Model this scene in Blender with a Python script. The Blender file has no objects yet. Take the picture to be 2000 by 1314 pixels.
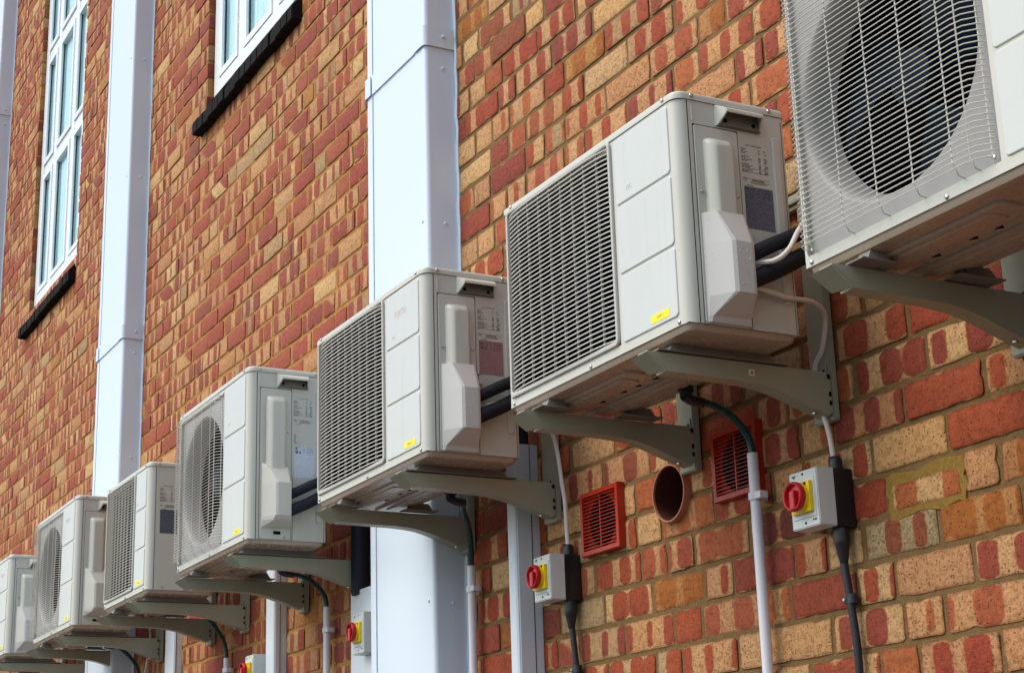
import bpy, bmesh, math, random
from math import sin, cos, pi, radians
from mathutils import Vector, Matrix, noise as mnoise
random.seed(7)
S = bpy.context.scene
C = S.collection

# ------------------------------------------------------------------ camera, sky, sun, exposure
cd = bpy.data.cameras.new('camera'); cam = bpy.data.objects.new('camera', cd); C.objects.link(cam)
rt = Vector((0.467424, 0.883513, -0.030323)); up = Vector((0.266145, -0.10793, 0.957871)); fw = Vector((-0.843019, 0.455803, 0.285592))
M = Matrix(((rt.x, up.x, -fw.x), (rt.y, up.y, -fw.y), (rt.z, up.z, -fw.z)))
cam.matrix_world = Matrix.Translation((3.54823, -1.90656, 1.58061)) @ M.to_4x4()
cd.sensor_width = 36.0; cd.lens = 3321.69 / 2000 * 36; cd.clip_start = 0.05; cd.clip_end = 500
S.camera = cam
SUN_EL, SUN_AZ = 52.0, 196.0           # azimuth clockwise from +Y: the veiled sun stands in front of the wall
W_ = bpy.data.worlds.new('World'); S.world = W_; W_.use_nodes = True
wn = W_.node_tree; wn.nodes.clear()
sky = wn.nodes.new('ShaderNodeTexSky'); sky.sky_type = 'NISHITA'; sky.sun_disc = False
sky.sun_elevation = radians(SUN_EL); sky.sun_rotation = radians(SUN_AZ); sky.dust_density = 3.0; sky.ozone_density = 1.0; sky.air_density = 1.2
bg = wn.nodes.new('ShaderNodeBackground'); bg.inputs['Strength'].default_value = 0.15
wo = wn.nodes.new('ShaderNodeOutputWorld')
wn.links.new(sky.outputs[0], bg.inputs['Color']); wn.links.new(bg.outputs[0], wo.inputs['Surface'])
sl = bpy.data.lights.new('sun', 'SUN'); sl.energy = 1.15; sl.angle = radians(55); sl.color = (1.0, 0.95, 0.88)
so = bpy.data.objects.new('sun', sl); C.objects.link(so)
az, el = radians(SUN_AZ), radians(SUN_EL)
sd = Vector((sin(az) * cos(el), cos(az) * cos(el), sin(el)))
so.rotation_euler = sd.to_track_quat('Z', 'Y').to_euler()
S.view_settings.view_transform = 'Standard'; S.view_settings.look = 'None'
S.view_settings.exposure = 0.62; S.view_settings.gamma = 1.0

WY = 0.47          # face of the brick wall
BZ = 2.6           # underside of the outdoor units
CH = 0.0897        # brick course
CZ = 2.0396        # a bed joint

# ------------------------------------------------------------------ shader helpers
class NT:
    def __init__(s, name):
        s.m = bpy.data.materials.new(name); s.m.use_nodes = True; s.t = s.m.node_tree; s.t.nodes.clear()
        s.out = s.t.nodes.new('ShaderNodeOutputMaterial')
    def n(s, typ, props=None, **ins):
        nd = s.t.nodes.new('ShaderNode' + typ)
        for k, v in (props or {}).items(): setattr(nd, k, v)
        for k, v in ins.items():
            key = int(k[1:]) if k[0] == 'i' and k[1:].isdigit() else k.replace('_', ' ')
            s.put(nd.inputs[key], v)
        return nd
    def put(s, sock, v):
        if isinstance(v, bpy.types.NodeSocket): s.t.links.new(v, sock)
        elif isinstance(v, bpy.types.Node): s.t.links.new(v.outputs[0], sock)
        else: sock.default_value = v
    def math(s, op, a, b=0.0, c=0.0, clamp=False):
        nd = s.t.nodes.new('ShaderNodeMath'); nd.operation = op; nd.use_clamp = clamp
        for i, v in enumerate((a, b, c)): s.put(nd.inputs[i], v)
        return nd.outputs[0]
    def mix(s, f, a, b, mode='MIX'):
        nd = s.t.nodes.new('ShaderNodeMix'); nd.data_type = 'RGBA'; nd.blend_type = mode
        s.put(nd.inputs[0], f); s.put(nd.inputs[6], a); s.put(nd.inputs[7], b)
        return nd.outputs[2]
    def smooth(s, v, a, b, lo=0.0, hi=1.0):
        nd = s.t.nodes.new('ShaderNodeMapRange'); nd.interpolation_type = 'SMOOTHSTEP'
        for i, x in enumerate((v, a, b, lo, hi)): s.put(nd.inputs[i], x)
        return nd.outputs[0]
    def noise(s, vec, scale, detail=3.0, rough=0.55):
        nd = s.t.nodes.new('ShaderNodeTexNoise'); s.put(nd.inputs['Vector'], vec)
        nd.inputs['Scale'].default_value = scale; nd.inputs['Detail'].default_value = detail; nd.inputs['Roughness'].default_value = rough
        return nd.outputs[0]
    def ramp(s, f, stops):
        nd = s.t.nodes.new('ShaderNodeValToRGB'); e = nd.color_ramp.elements
        while len(e) < len(stops): e.new(0.5)
        for i, (p, c) in enumerate(stops): e[i].position = p; e[i].color = (*c, 1)
        s.put(nd.inputs[0], f); return nd.outputs[0]
    def bump(s, h, strength, dist):
        nd = s.t.nodes.new('ShaderNodeBump'); nd.inputs['Strength'].default_value = strength; nd.inputs['Distance'].default_value = dist
        s.put(nd.inputs['Height'], h); return nd.outputs[0]
    def bsdf(s, color, rough=0.5, metal=0.0, normal=None, **kw):
        b = s.t.nodes.new('ShaderNodeBsdfPrincipled')
        s.put(b.inputs['Base Color'], color if not isinstance(color, tuple) else (*color[:3], 1)); s.put(b.inputs['Roughness'], rough); s.put(b.inputs['Metallic'], metal)
        if normal is not None: s.put(b.inputs['Normal'], normal)
        for k, v in kw.items(): s.put(b.inputs[k.replace('_', ' ')], v)
        s.t.links.new(b.outputs[0], s.out.inputs[0]); return b
    def obj(s):
        return s.t.nodes.new('ShaderNodeTexCoord').outputs['Object']
    def pos(s):
        return s.t.nodes.new('ShaderNodeNewGeometry').outputs['Position']

def c4(c): return (*c, 1)

def paint(name, col, rough=0.38, dirt=0.10, streak=0.0, bump=0.04, bscale=260.0, spec=0.5, rv=0.18):
    k = NT(name); p = k.pos()
    n1 = k.noise(p, 3.0, 5.0); n2 = k.noise(p, 38.0, 4.0)
    f = k.math('MULTIPLY', k.smooth(n1, 0.42, 0.75), dirt)
    f2 = k.math('MULTIPLY', k.smooth(n2, 0.45, 0.9), dirt * 0.5)
    base = k.mix(f, c4(col), c4((col[0] * 0.55, col[1] * 0.5, col[2] * 0.42)))
    base = k.mix(f2, base, c4((col[0] * 0.6, col[1] * 0.56, col[2] * 0.5)))
    if streak:
        mp = k.n('Mapping', None, Vector=p); mp.inputs['Scale'].default_value = (70, 70, 2.2)
        st = k.smooth(k.noise(mp.outputs[0], 1.0, 3.0), 0.52, 0.78)
        base = k.mix(k.math('MULTIPLY', st, streak), base, c4((col[0] * 0.62, col[1] * 0.62, col[2] * 0.6)))
    nm = k.bump(k.noise(p, bscale, 2.0), bump, 0.002)
    r = k.math('ADD', k.math('MULTIPLY', n2, rv), rough - rv / 2)
    k.bsdf(base, r, 0.0, nm, Specular_IOR_Level=spec)
    return k.m

MAT = {}
MAT['paint'] = paint('unit_paint', (0.555, 0.565, 0.49), 0.36, 0.10, 0.10)
MAT['skylit_front_paint'] = paint('unit_paint_skylit', (0.575, 0.615, 0.58), 0.36, 0.08, 0.16)  # same paint as the body, with the sky's cool tint put into its colour
MAT['cover_paint'] = paint('valve_cover_plastic', (0.575, 0.575, 0.54), 0.30, 0.06)
MAT['shaded_pan_paint'] = paint('unit_paint_pan_shade', (0.42, 0.345, 0.265), 0.26, 0.25, 0.0, 0.03)  # unit paint with underside shade and brick bounce put into the colour
MAT['bracket'] = paint('bracket_paint', (0.33, 0.335, 0.24), 0.42, 0.12, 0.0, 0.10, 420.0)
MAT['casing'] = paint('casing_white', (0.65, 0.765, 0.86), 0.34, 0.012, 0.05, 0.0, rv=0.03)
MAT['trunk'] = paint('trunking_white', (0.68, 0.76, 0.82), 0.34, 0.05)
MAT['upvc'] = paint('window_upvc', (0.80, 0.86, 0.88), 0.25, 0.03)
MAT['pipe_white'] = paint('pipe_white', (0.72, 0.73, 0.78), 0.3, 0.07, 0.10)
MAT['cable_white'] = paint('cable_white', (0.72, 0.68, 0.64), 0.4, 0.08)
MAT['grille'] = paint('louvre_plastic', (0.48, 0.475, 0.42), 0.42, 0.12)
MAT['wire'] = paint('guard_wire', (0.68, 0.66, 0.58), 0.35, 0.08)
MAT['black'] = paint('black_rubber', (0.012, 0.014, 0.02), 0.5, 0.0, 0.0, 0.15, 300.0)
MAT['foam'] = paint('pipe_foam', (0.008, 0.011, 0.019), 0.65, 0.0, 0.0, 0.25, 240.0, spec=0.3)
MAT['blackplastic'] = paint('black_plastic', (0.012, 0.013, 0.017), 0.32, 0.0)
MAT['hose'] = paint('green_hose', (0.004, 0.055, 0.05), 0.28, 0.05)
MAT['red'] = paint('red_plastic', (0.50, 0.008, 0.012), 0.28, 0.04)
MAT['ventred'] = paint('vent_red_plastic', (0.40, 0.022, 0.005), 0.38, 0.10)
MAT['yellow'] = paint('yellow_plastic', (0.92, 0.66, 0.004), 0.32, 0.05)
MAT['sticker'] = paint('yellow_sticker', (0.90, 0.78, 0.01), 0.45, 0.03)
MAT['isogrey'] = paint('isolator_grey', (0.60, 0.65, 0.63), 0.42, 0.06)
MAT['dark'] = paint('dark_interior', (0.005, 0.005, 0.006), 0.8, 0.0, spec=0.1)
MAT['blade'] = paint('fan_blade', (0.003, 0.010, 0.021), 0.45, 0.0, spec=0.08)
MAT['shroud'] = paint('fan_shroud', (0.36, 0.365, 0.35), 0.45, 0.12)
MAT['ink'] = paint('label_ink', (0.10, 0.095, 0.09), 0.6, 0.0)
MAT['palink'] = paint('faded_ink', (0.40, 0.40, 0.40), 0.6, 0.0)
MAT['pinkink'] = paint('faded_pink_ink', (0.60, 0.45, 0.44), 0.6, 0.0)
MAT['terracotta'] = paint('terracotta_plastic', (0.46, 0.175, 0.10), 0.5, 0.15)
MAT['dark_lining'] = paint('dark_pipe_lining', (0.08, 0.019, 0.009), 0.7, 0.3)  # lining much darker than the terracotta rim
MAT['grip_shade'] = paint('grip_recess', (0.17, 0.145, 0.115), 0.6, 0.2)  # shade under the handle hood painted as dark brown
MAT['seam'] = paint('seam_dark', (0.06, 0.055, 0.05), 0.7, 0.0)
MAT['sillbrick'] = paint('dark_sill_brick', (0.009, 0.0075, 0.007), 0.9, 0.25, 0.0, 0.5, 90.0, spec=0.15)
MAT['curtain'] = paint('pale_curtain', (0.72, 0.90, 0.93), 0.8, 0.05)
MAT['paving'] = paint('paving', (0.055, 0.052, 0.050), 0.85, 0.3, 0.0, 0.3, 60.0)
MAT['rubber_seal'] = paint('seal_grey', (0.20, 0.19, 0.17), 0.6, 0.0)

def _metal():
    k = NT('screw_steel'); k.bsdf((0.55, 0.55, 0.55), 0.28, 1.0); return k.m
MAT['steel'] = _metal()
def _water():
    k = NT('water_drop'); k.bsdf((0.85, 0.84, 0.82), 0.06, 0.0, Transmission_Weight=0.35, IOR=1.33); return k.m
MAT['water'] = _water()
def _glass():
    k = NT('window_glass')
    t = k.n('BsdfTransparent'); t.inputs[0].default_value = (0.86, 0.96, 0.97, 1)
    g = k.n('BsdfGlossy'); g.inputs['Color'].default_value = (0.9, 0.97, 1, 1); g.inputs['Roughness'].default_value = 0.03
    lw = k.n('LayerWeight'); lw.inputs[0].default_value = 0.5
    fr = k.math('ADD', 0.05, k.math('MULTIPLY', k.math('POWER', lw.outputs['Facing'], 3.0), 0.5))
    mx = k.n('MixShader'); k.put(mx.inputs[0], fr); k.put(mx.inputs[1], t.outputs[0]); k.put(mx.inputs[2], g.outputs[0])
    k.t.links.new(mx.outputs[0], k.out.inputs[0]); return k.m
MAT['glass'] = _glass()
def film(name, base, line, rough=0.18):
    k = NT(name); p = k.pos()
    sp = k.n('SeparateXYZ', None, i0=p)
    s = k.math('SINE', k.math('MULTIPLY', sp.outputs[2], 2 * pi / 0.0052))
    tx = k.smooth(k.noise(p, 420.0, 1.0), 0.42, 0.55)
    f = k.math('MULTIPLY', k.smooth(s, 0.0, 0.5), tx)
    k.bsdf(k.mix(k.math('MULTIPLY', f, 0.75), c4(base), c4(line)), rough)
    return k.m
MAT['film_blue_reflection'] = film('film_blue_reflection', (0.055, 0.085, 0.15), (0.26, 0.24, 0.22))  # reflections in one glossy film, painted as different base colours
MAT['film_pink_reflection'] = film('film_pink_reflection', (0.36, 0.20, 0.20), (0.14, 0.09, 0.11))
MAT['film_white_reflection'] = film('film_white_reflection', (0.62, 0.70, 0.80), (0.30, 0.34, 0.42))
MAT['film_navy_reflection'] = film('film_navy_reflection', (0.06, 0.075, 0.11), (0.14, 0.15, 0.18))

def brick_mat():
    k = NT('kiln_banded_brick')
    uv = k.n('UVMap'); uv.uv_map = 'brick_uv'
    sx = k.n('SeparateXYZ', None, i0=uv.outputs[0]); u, v = sx.outputs[0], sx.outputs[1]
    at = k.n('Attribute'); at.attribute_name = 'brick'
    sc = k.n('SeparateColor', None, i0=at.outputs['Color']); thr0, seed, cls = sc.outputs[0], sc.outputs[1], sc.outputs[2]
    p = k.pos()
    nA = k.noise(p, 26.0, 4.0); nB = k.noise(p, 130.0, 4.0, 0.65); nC = k.noise(p, 310.0, 3.0, 0.6); nL = k.noise(p, 0.9, 3.0)
    # bands left by the kiln: position along the brick, with a lean, a wobble and pale arrises
    ph = k.math('MULTIPLY', seed, 2 * pi * 3.0)
    uu = k.math('ADD', u, k.math('MULTIPLY', v, k.math('MULTIPLY', k.smooth(cls, 0.955, 0.96), 1.3)))
    flag = k.math('SUBTRACT', 1.0, k.math('MULTIPLY', k.math('GREATER_THAN', cls, 0.955), 0.68))
    kk = k.math('ADD', 50.0, k.math('MULTIPLY', k.math('FRACT', k.math('MULTIPLY', seed, 13.0)), 24.0))
    s = k.math('SINE', k.math('ADD', k.math('MULTIPLY', uu, k.math('MULTIPLY', kk, flag)), ph))
    s2 = k.math('SINE', k.math('ADD', k.math('MULTIPLY', uu, 27.0), k.math('MULTIPLY', ph, 5.3)))
    s = k.math('ADD', k.math('MULTIPLY', s, 0.85), k.math('MULTIPLY', s2, 0.45))
    s = k.math('ADD', s, k.math('MULTIPLY', k.math('SUBTRACT', nA, 0.5), 0.45))
    s = k.math('ADD', s, k.math('MULTIPLY', k.math('SUBTRACT', nB, 0.5), 0.45))
    vv = k.math('POWER', k.math('ABSOLUTE', k.math('DIVIDE', v, 0.041)), 7.0)
    s = k.math('ADD', s, k.math('MULTIPLY', vv, 1.3))
    thr = k.math('SUBTRACT', k.math('MULTIPLY', thr0, 3.2), 1.6)
    band = k.smooth(k.math('SUBTRACT', s, thr), -0.10, 0.14)
    r1 = k.math('FRACT', k.math('MULTIPLY', seed, 7.31)); r2 = k.math('FRACT', k.math('MULTIPLY', seed, 23.7))
    red = k.ramp(r1, [(0.0, (0.34, 0.058, 0.024)), (0.25, (0.40, 0.088, 0.030)), (0.45, (0.27, 0.054, 0.034)), (0.65, (0.36, 0.082, 0.040)), (0.82, (0.45, 0.135, 0.040)), (1.0, (0.17, 0.042, 0.030))])
    red = k.mix(k.smooth(cls, 0.045, 0.04), red, c4((0.38, 0.125, 0.022)))
    cream = k.ramp(r2, [(0.0, (0.64, 0.37, 0.145)), (0.3, (0.70, 0.47, 0.215)), (0.6, (0.58, 0.30, 0.125)), (0.85, (0.62, 0.41, 0.195)), (1.0, (0.38, 0.30, 0.155))])
    cream = k.mix(k.smooth(cls, 0.045, 0.04), cream, c4((0.47, 0.235, 0.055)))
    # bricks of the further bays are a browner, more purple batch
    px = k.n('SeparateXYZ', None, i0=p).outputs[0]
    far = k.smooth(px, -1.0, -2.4)
    red = k.mix(k.math('MULTIPLY', far, 0.45), red, c4((0.37, 0.100, 0.068)))
    soft = k.math('ADD', 0.35, k.math('MULTIPLY', k.math('FRACT', k.math('MULTIPLY', seed, 41.3)), 0.65))
    tan = k.mix(k.math('FRACT', k.math('MULTIPLY', seed, 57.1)), c4((0.54, 0.245, 0.105)), c4((0.46, 0.185, 0.085)))
    cream = k.mix(soft, tan, cream)
    col = k.mix(band, red, cream)
    edge = k.smooth(k.math('ABSOLUTE', k.math('SUBTRACT', s, thr)), 0.22, 0.0)
    col = k.mix(k.math('MULTIPLY', edge, 0.30), col, c4((0.50, 0.20, 0.07)))
    col = k.mix(k.math('MULTIPLY', k.smooth(nC, 0.40, 0.72), 0.35), col, k.mix(1.0, col, c4((0.48, 0.40, 0.36)), 'MULTIPLY'))
    mot = k.noise(p, 55.0, 6.0, 0.7)
    col = k.mix(k.math('MULTIPLY', k.smooth(mot, 0.44, 0.62), 0.50), col, k.mix(1.0, col, c4((0.52, 0.42, 0.34)), 'MULTIPLY'))
    ue = k.n('UVMap'); ue.uv_map = 'brick_edge'
    es = k.n('SeparateXYZ', None, i0=ue.outputs[0]).outputs[0]
    grime = k.math('MULTIPLY', k.smooth(k.math('ADD', es, k.math('MULTIPLY', k.math('SUBTRACT', nB, 0.5), 0.018)), 0.010, 0.0), 0.50)
    col = k.mix(grime, col, k.mix(1.0, col, c4((0.42, 0.34, 0.26)), 'MULTIPLY'))
    # pits and specks, more of them in the cream
    dv = k.n('VectorMath', {'operation': 'ADD'}, i0=p, i1=k.n('VectorMath', {'operation': 'SCALE'}, i0=k.n('TexNoise', None, Vector=p, Scale=210.0).outputs[1], Scale=0.006).outputs[0])
    vo = k.n('TexVoronoi', None, Vector=dv.outputs[0]); vo.inputs['Scale'].default_value = 125.0
    vs = k.n('SeparateColor', None, i0=vo.outputs['Color'])
    pit = k.math('MULTIPLY', k.smooth(vo.outputs['Distance'], 0.36, 0.14), k.math('GREATER_THAN', vs.outputs[0], 0.72))
    fleck = k.smooth(k.noise(p, 170.0, 4.0, 0.75), 0.56, 0.66)
    dk = k.math('MAXIMUM', k.math('MULTIPLY', pit, 0.75), k.math('MULTIPLY', fleck, k.math('ADD', 0.15, k.math('MULTIPLY', band, 0.4))))
    col = k.mix(dk, col, c4((0.075, 0.045, 0.03)))
    pale = k.smooth(k.noise(p, 75.0, 5.0, 0.7), 0.62, 0.74)
    col = k.mix(k.math('MULTIPLY', pale, 0.22), col, c4((0.58, 0.47, 0.36)))
    # soot stains with a shape of their own
    soot = k.math('MULTIPLY', k.smooth(k.noise(p, 1.9, 5.0, 0.7), 0.56, 0.76), k.math('MULTIPLY', far, 0.55))
    col = k.mix(soot, col, c4((0.09, 0.065, 0.055)))
    h = k.math('SUBTRACT', k.math('ADD', k.math('MULTIPLY', nC, 0.5), nB), k.math('MULTIPLY', dk, 1.2))
    k.bsdf(col, 0.82, 0.0, k.bump(h, 0.75, 0.004), Specular_IOR_Level=0.3)
    return k.m
MAT['brick'] = brick_mat()
def mortar_mat(name, a, b):
    k = NT(name); p = k.pos()
    n = k.noise(p, 60.0, 5.0, 0.7); n2 = k.noise(p, 260.0, 3.0, 0.7); nl = k.noise(p, 2.2, 3.0)
    px = k.n('SeparateXYZ', None, i0=p).outputs[0]
    col = k.mix(k.smooth(px, -1.0, -2.2), c4(a), c4(b))
    col = k.mix(k.math('MULTIPLY', k.smooth(n, 0.35, 0.7), 0.5), col, k.mix(1.0, col, c4((0.6, 0.55, 0.5)), 'MULTIPLY'))
    col = k.mix(k.math('MULTIPLY', k.smooth(n2, 0.6, 0.72), 0.5), col, c4((0.07, 0.05, 0.035)))
    k.bsdf(col, 0.9, 0.0, k.bump(k.math('ADD', n, k.math('MULTIPLY', n2, 0.6)), 0.8, 0.005), Specular_IOR_Level=0.2)
    return k.m
MAT['mortar'] = mortar_mat('lime_mortar', (0.215, 0.13, 0.052), (0.46, 0.23, 0.065))
MAT['patch'] = mortar_mat('mustard_mortar', (0.30, 0.185, 0.040), (0.30, 0.185, 0.040))

# ------------------------------------------------------------------ mesh helpers
def link(o): C.objects.link(o); return o

def obj(name, bm, m, parent=None, sharp=35.0, loc=None):
    bmesh.ops.recalc_face_normals(bm, faces=bm.faces[:])
    me = bpy.data.meshes.new(name); bm.to_mesh(me); bm.free()
    me.materials.append(MAT[m] if isinstance(m, str) else m)
    me.shade_smooth()
    if sharp is not None: me.set_sharp_from_angle(angle=radians(sharp))
    o = link(bpy.data.objects.new(name, me))
    wn_ = o.modifiers.new('weighted_normal', 'WEIGHTED_NORMAL'); wn_.keep_sharp = True; wn_.weight = 80
    if parent: o.parent = parent
    if loc: o.location = loc
    return o

def tag(o, label, cat, group=None):
    o['label'] = label; o['category'] = cat
    if group: o['group'] = group
    return o

def thing(name, label, cat, loc=(0, 0, 0), group=None):
    return tag_loc(link(bpy.data.objects.new(name, None)), loc, label, cat, group)

def tag_loc(o, loc, label, cat, group):
    o.location = loc; o.empty_display_size = 0.05
    return tag(o, label, cat, group)

def dup_tree(o, parent=None):
    c = o.copy(); C.objects.link(c)
    if parent: c.parent = parent
    for ch in list(o.children): dup_tree(ch, c)
    return c

B = bmesh.new

def box(bm, x0, x1, y0, y1, z0, z1, bev=0.0, seg=2):
    r = bmesh.ops.create_cube(bm, size=1.0)
    vs = r['verts']
    for v in vs:
        v.co = Vector(((x0 + x1) / 2 + v.co.x * (x1 - x0), (y0 + y1) / 2 + v.co.y * (y1 - y0), (z0 + z1) / 2 + v.co.z * (z1 - z0)))
    if bev:
        es = list({e for v in vs for e in v.link_edges})
        bmesh.ops.bevel(bm, geom=es, offset=bev, segments=seg, profile=0.5, affect='EDGES')

def rrect(x0, x1, y0, y1, r, n=5):
    pts = []
    for cx, cy, a in ((x1 - r, y0 + r, -pi / 2), (x1 - r, y1 - r, 0), (x0 + r, y1 - r, pi / 2), (x0 + r, y0 + r, pi)):
        for i in range(n + 1):
            t = a + (pi / 2) * i / n
            pts.append((cx + r * cos(t), cy + r * sin(t)))
    return pts

def offs(pts, d):
    n = len(pts); out = []
    area = sum(pts[i][0] * pts[(i + 1) % n][1] - pts[(i + 1) % n][0] * pts[i][1] for i in range(n))
    sg = 1 if area > 0 else -1
    for i in range(n):
        a, b, c = Vector(pts[i - 1]), Vector(pts[i]), Vector(pts[(i + 1) % n])
        e1 = (b - a); e2 = (c - b)
        if e1.length < 1e-9: e1 = e2
        if e2.length < 1e-9: e2 = e1
        n1 = Vector((-e1.y, e1.x)).normalized() * sg; n2 = Vector((-e2.y, e2.x)).normalized() * sg
        m = (n1 + n2)
        m = m / max(0.35, m.dot(n1)) if m.length > 1e-6 else n1
        out.append((b.x + m.x * d, b.y + m.y * d))
    return out

def P3(plane, u, v, a):
    return {'xz': (u, a, v), 'xy': (u, v, a), 'yz': (a, u, v)}[plane]

def loft(bm, rings, cap0=True, cap1=True, close=True):
    vr = [[bm.verts.new(p) for p in r] for r in rings]
    n = len(vr[0])
    for a, b in zip(vr, vr[1:]):
        for i in range(n if close else n - 1):
            j = (i + 1) % n
            try: bm.faces.new((a[i], a[j], b[j], b[i]))
            except ValueError: pass
    if cap0 and close: bm.faces.new(vr[0][::-1])
    if cap1 and close: bm.faces.new(vr[-1])
    return vr

def prism(bm, pts, a0, a1, plane='xz', bev=0.0, seg=3, cap0=True):
    rings = [[P3(plane, u, v, a0) for u, v in pts]]
    sg = 1 if a1 > a0 else -1
    if bev:
        for i in range(seg + 1):
            t = (pi / 2) * i / seg
            q = offs(pts, bev * (1 - cos(t)))
            rings.append([P3(plane, u, v, a1 - sg * bev * (1 - sin(t))) for u, v in q])
    else:
        rings.append([P3(plane, u, v, a1) for u, v in pts])
    loft(bm, rings, cap0=cap0)

def catmull(pts, per=8):
    P = [Vector(p) for p in pts]; out = []
    for i in range(len(P) - 1):
        p0 = P[i - 1] if i else P[0] * 2 - P[1]; p1, p2 = P[i], P[i + 1]
        p3 = P[i + 2] if i + 2 < len(P) else P[-1] * 2 - P[-2]
        for k in range(per):
            t = k / per
            out.append(0.5 * ((2 * p1) + (p2 - p0) * t + (2 * p0 - 5 * p1 + 4 * p2 - p3) * t * t + (3 * p1 - p0 - 3 * p2 + p3) * t ** 3))
    out.append(P[-1]); return out

def tube(bm, pts, r, n=10, smooth=True, per=8):
    P = catmull(pts, per) if smooth else [Vector(p) for p in pts]
    rings = []; nrm = None
    for i, p in enumerate(P):
        t = (P[min(i + 1, len(P) - 1)] - P[max(i - 1, 0)]).normalized()
        if nrm is None:
            nrm = t.orthogonal().normalized()
        nrm = (nrm - t * nrm.dot(t)).normalized()
        b = t.cross(nrm)
        rr = r(i / max(1, len(P) - 1)) if callable(r) else r
        rings.append([p + (nrm * cos(2 * pi * j / n) + b * sin(2 * pi * j / n)) * rr for j in range(n)])
    loft(bm, rings)

def lathe(bm, prof, c, axis='y', n=32, cap=True):
    rings = []
    for r, h in prof:
        ring = []
        for j in range(n):
            a = 2 * pi * j / n
            if axis == 'y': ring.append((c[0] + r * cos(a), c[1] + h, c[2] + r * sin(a)))
            elif axis == 'z': ring.append((c[0] + r * cos(a), c[1] + r * sin(a), c[2] + h))
            else: ring.append((c[0] + h, c[1] + r * cos(a), c[2] + r * sin(a)))
        rings.append(ring)
    loft(bm, rings, cap, cap)

def sheet(bm, pts, z0, z1):
    loft(bm, [[(x, y, z0) for x, y in pts], [(x, y, z1) for x, y in pts]], close=False)

def text_obj(name, body, size, m, parent, origin, face, extrude=0.0002, squash=1.0, align='LEFT'):
    cu = bpy.data.curves.new('t', 'FONT'); cu.body = body; cu.size = size; cu.extrude = extrude; cu.align_x = align
    t = bpy.data.objects.new('t', cu); C.objects.link(t)
    dg = bpy.context.evaluated_depsgraph_get(); dg.update()
    me = bpy.data.meshes.new_from_object(t.evaluated_get(dg))
    bpy.data.objects.remove(t)
    X, Y, Z = {'front': ((1, 0, 0), (0, 0, 1), (0, -1, 0)), 'side': ((0, 1, 0), (0, 0, 1), (1, 0, 0))}[face]
    for v in me.vertices:
        a = Vector(X) * v.co.x * squash + Vector(Y) * v.co.y + Vector(Z) * v.co.z
        v.co = a + Vector(origin)
    me.materials.clear(); me.materials.append(MAT[m]); me.name = name
    o = link(bpy.data.objects.new(name, me)); o.parent = parent
    return o

# ------------------------------------------------------------------ ground
bm = B(); v = [bm.verts.new(p) for p in ((-60, -60, 0), (60, -60, 0), (60, 0.6, 0), (-60, 0.6, 0))]; bm.faces.new(v)
g = obj('pavement', bm, 'paving'); g['kind'] = 'structure'

# ------------------------------------------------------------------ brick wall
WX0, WX1, WZ0, WZ1 = -11.2, 3.2, 0.0, 9.3
WIN = [(-7.82, -6.52, 5.135, 8.62), (-3.94, -2.66, 5.09, 8.62)]     # openings in the wall x0,x1,z0,z1
def in_open(x0, x1, z):
    return [w for w in WIN if w[2] < z < w[3] and x1 > w[0] and x0 < w[1]]
bricks = []
prev = []
S_L, H_L = 0.2370, 0.1215
k0 = int(math.floor((WZ0 - CZ) / CH))
row = 0
zc = CZ + k0 * CH
while zc < WZ1:
    zmid = zc + CH / 2
    x = WX0 - random.random() * 0.2
    joints = []
    last = None
    while x < WX1:
        want = S_L if random.random() < 0.42 else H_L
        if last == H_L and random.random() < 0.62: want = S_L
        for tr in (want, S_L if want == H_L else H_L):
            if all(abs(x + tr - j) > 0.035 for j in prev): break
        else:
            tr = want
        last = tr
        ln_ = tr + random.uniform(-0.004, 0.004)
        joints.append(x + ln_)
        segs = [(x, x + ln_)]
        for w in in_open(x, x + ln_, zmid):
            ns = []
            for a, b in segs:
                if a < w[0]: ns.append((a, min(b, w[0] + 0.006)))
                if b > w[1]: ns.append((max(a, w[1] - 0.006), b))
            segs = ns
        for a, b in segs:
            if b - a > 0.03: bricks.append((a, b, zc))
        x += ln_
    prev = joints; zc += CH; row += 1

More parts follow.
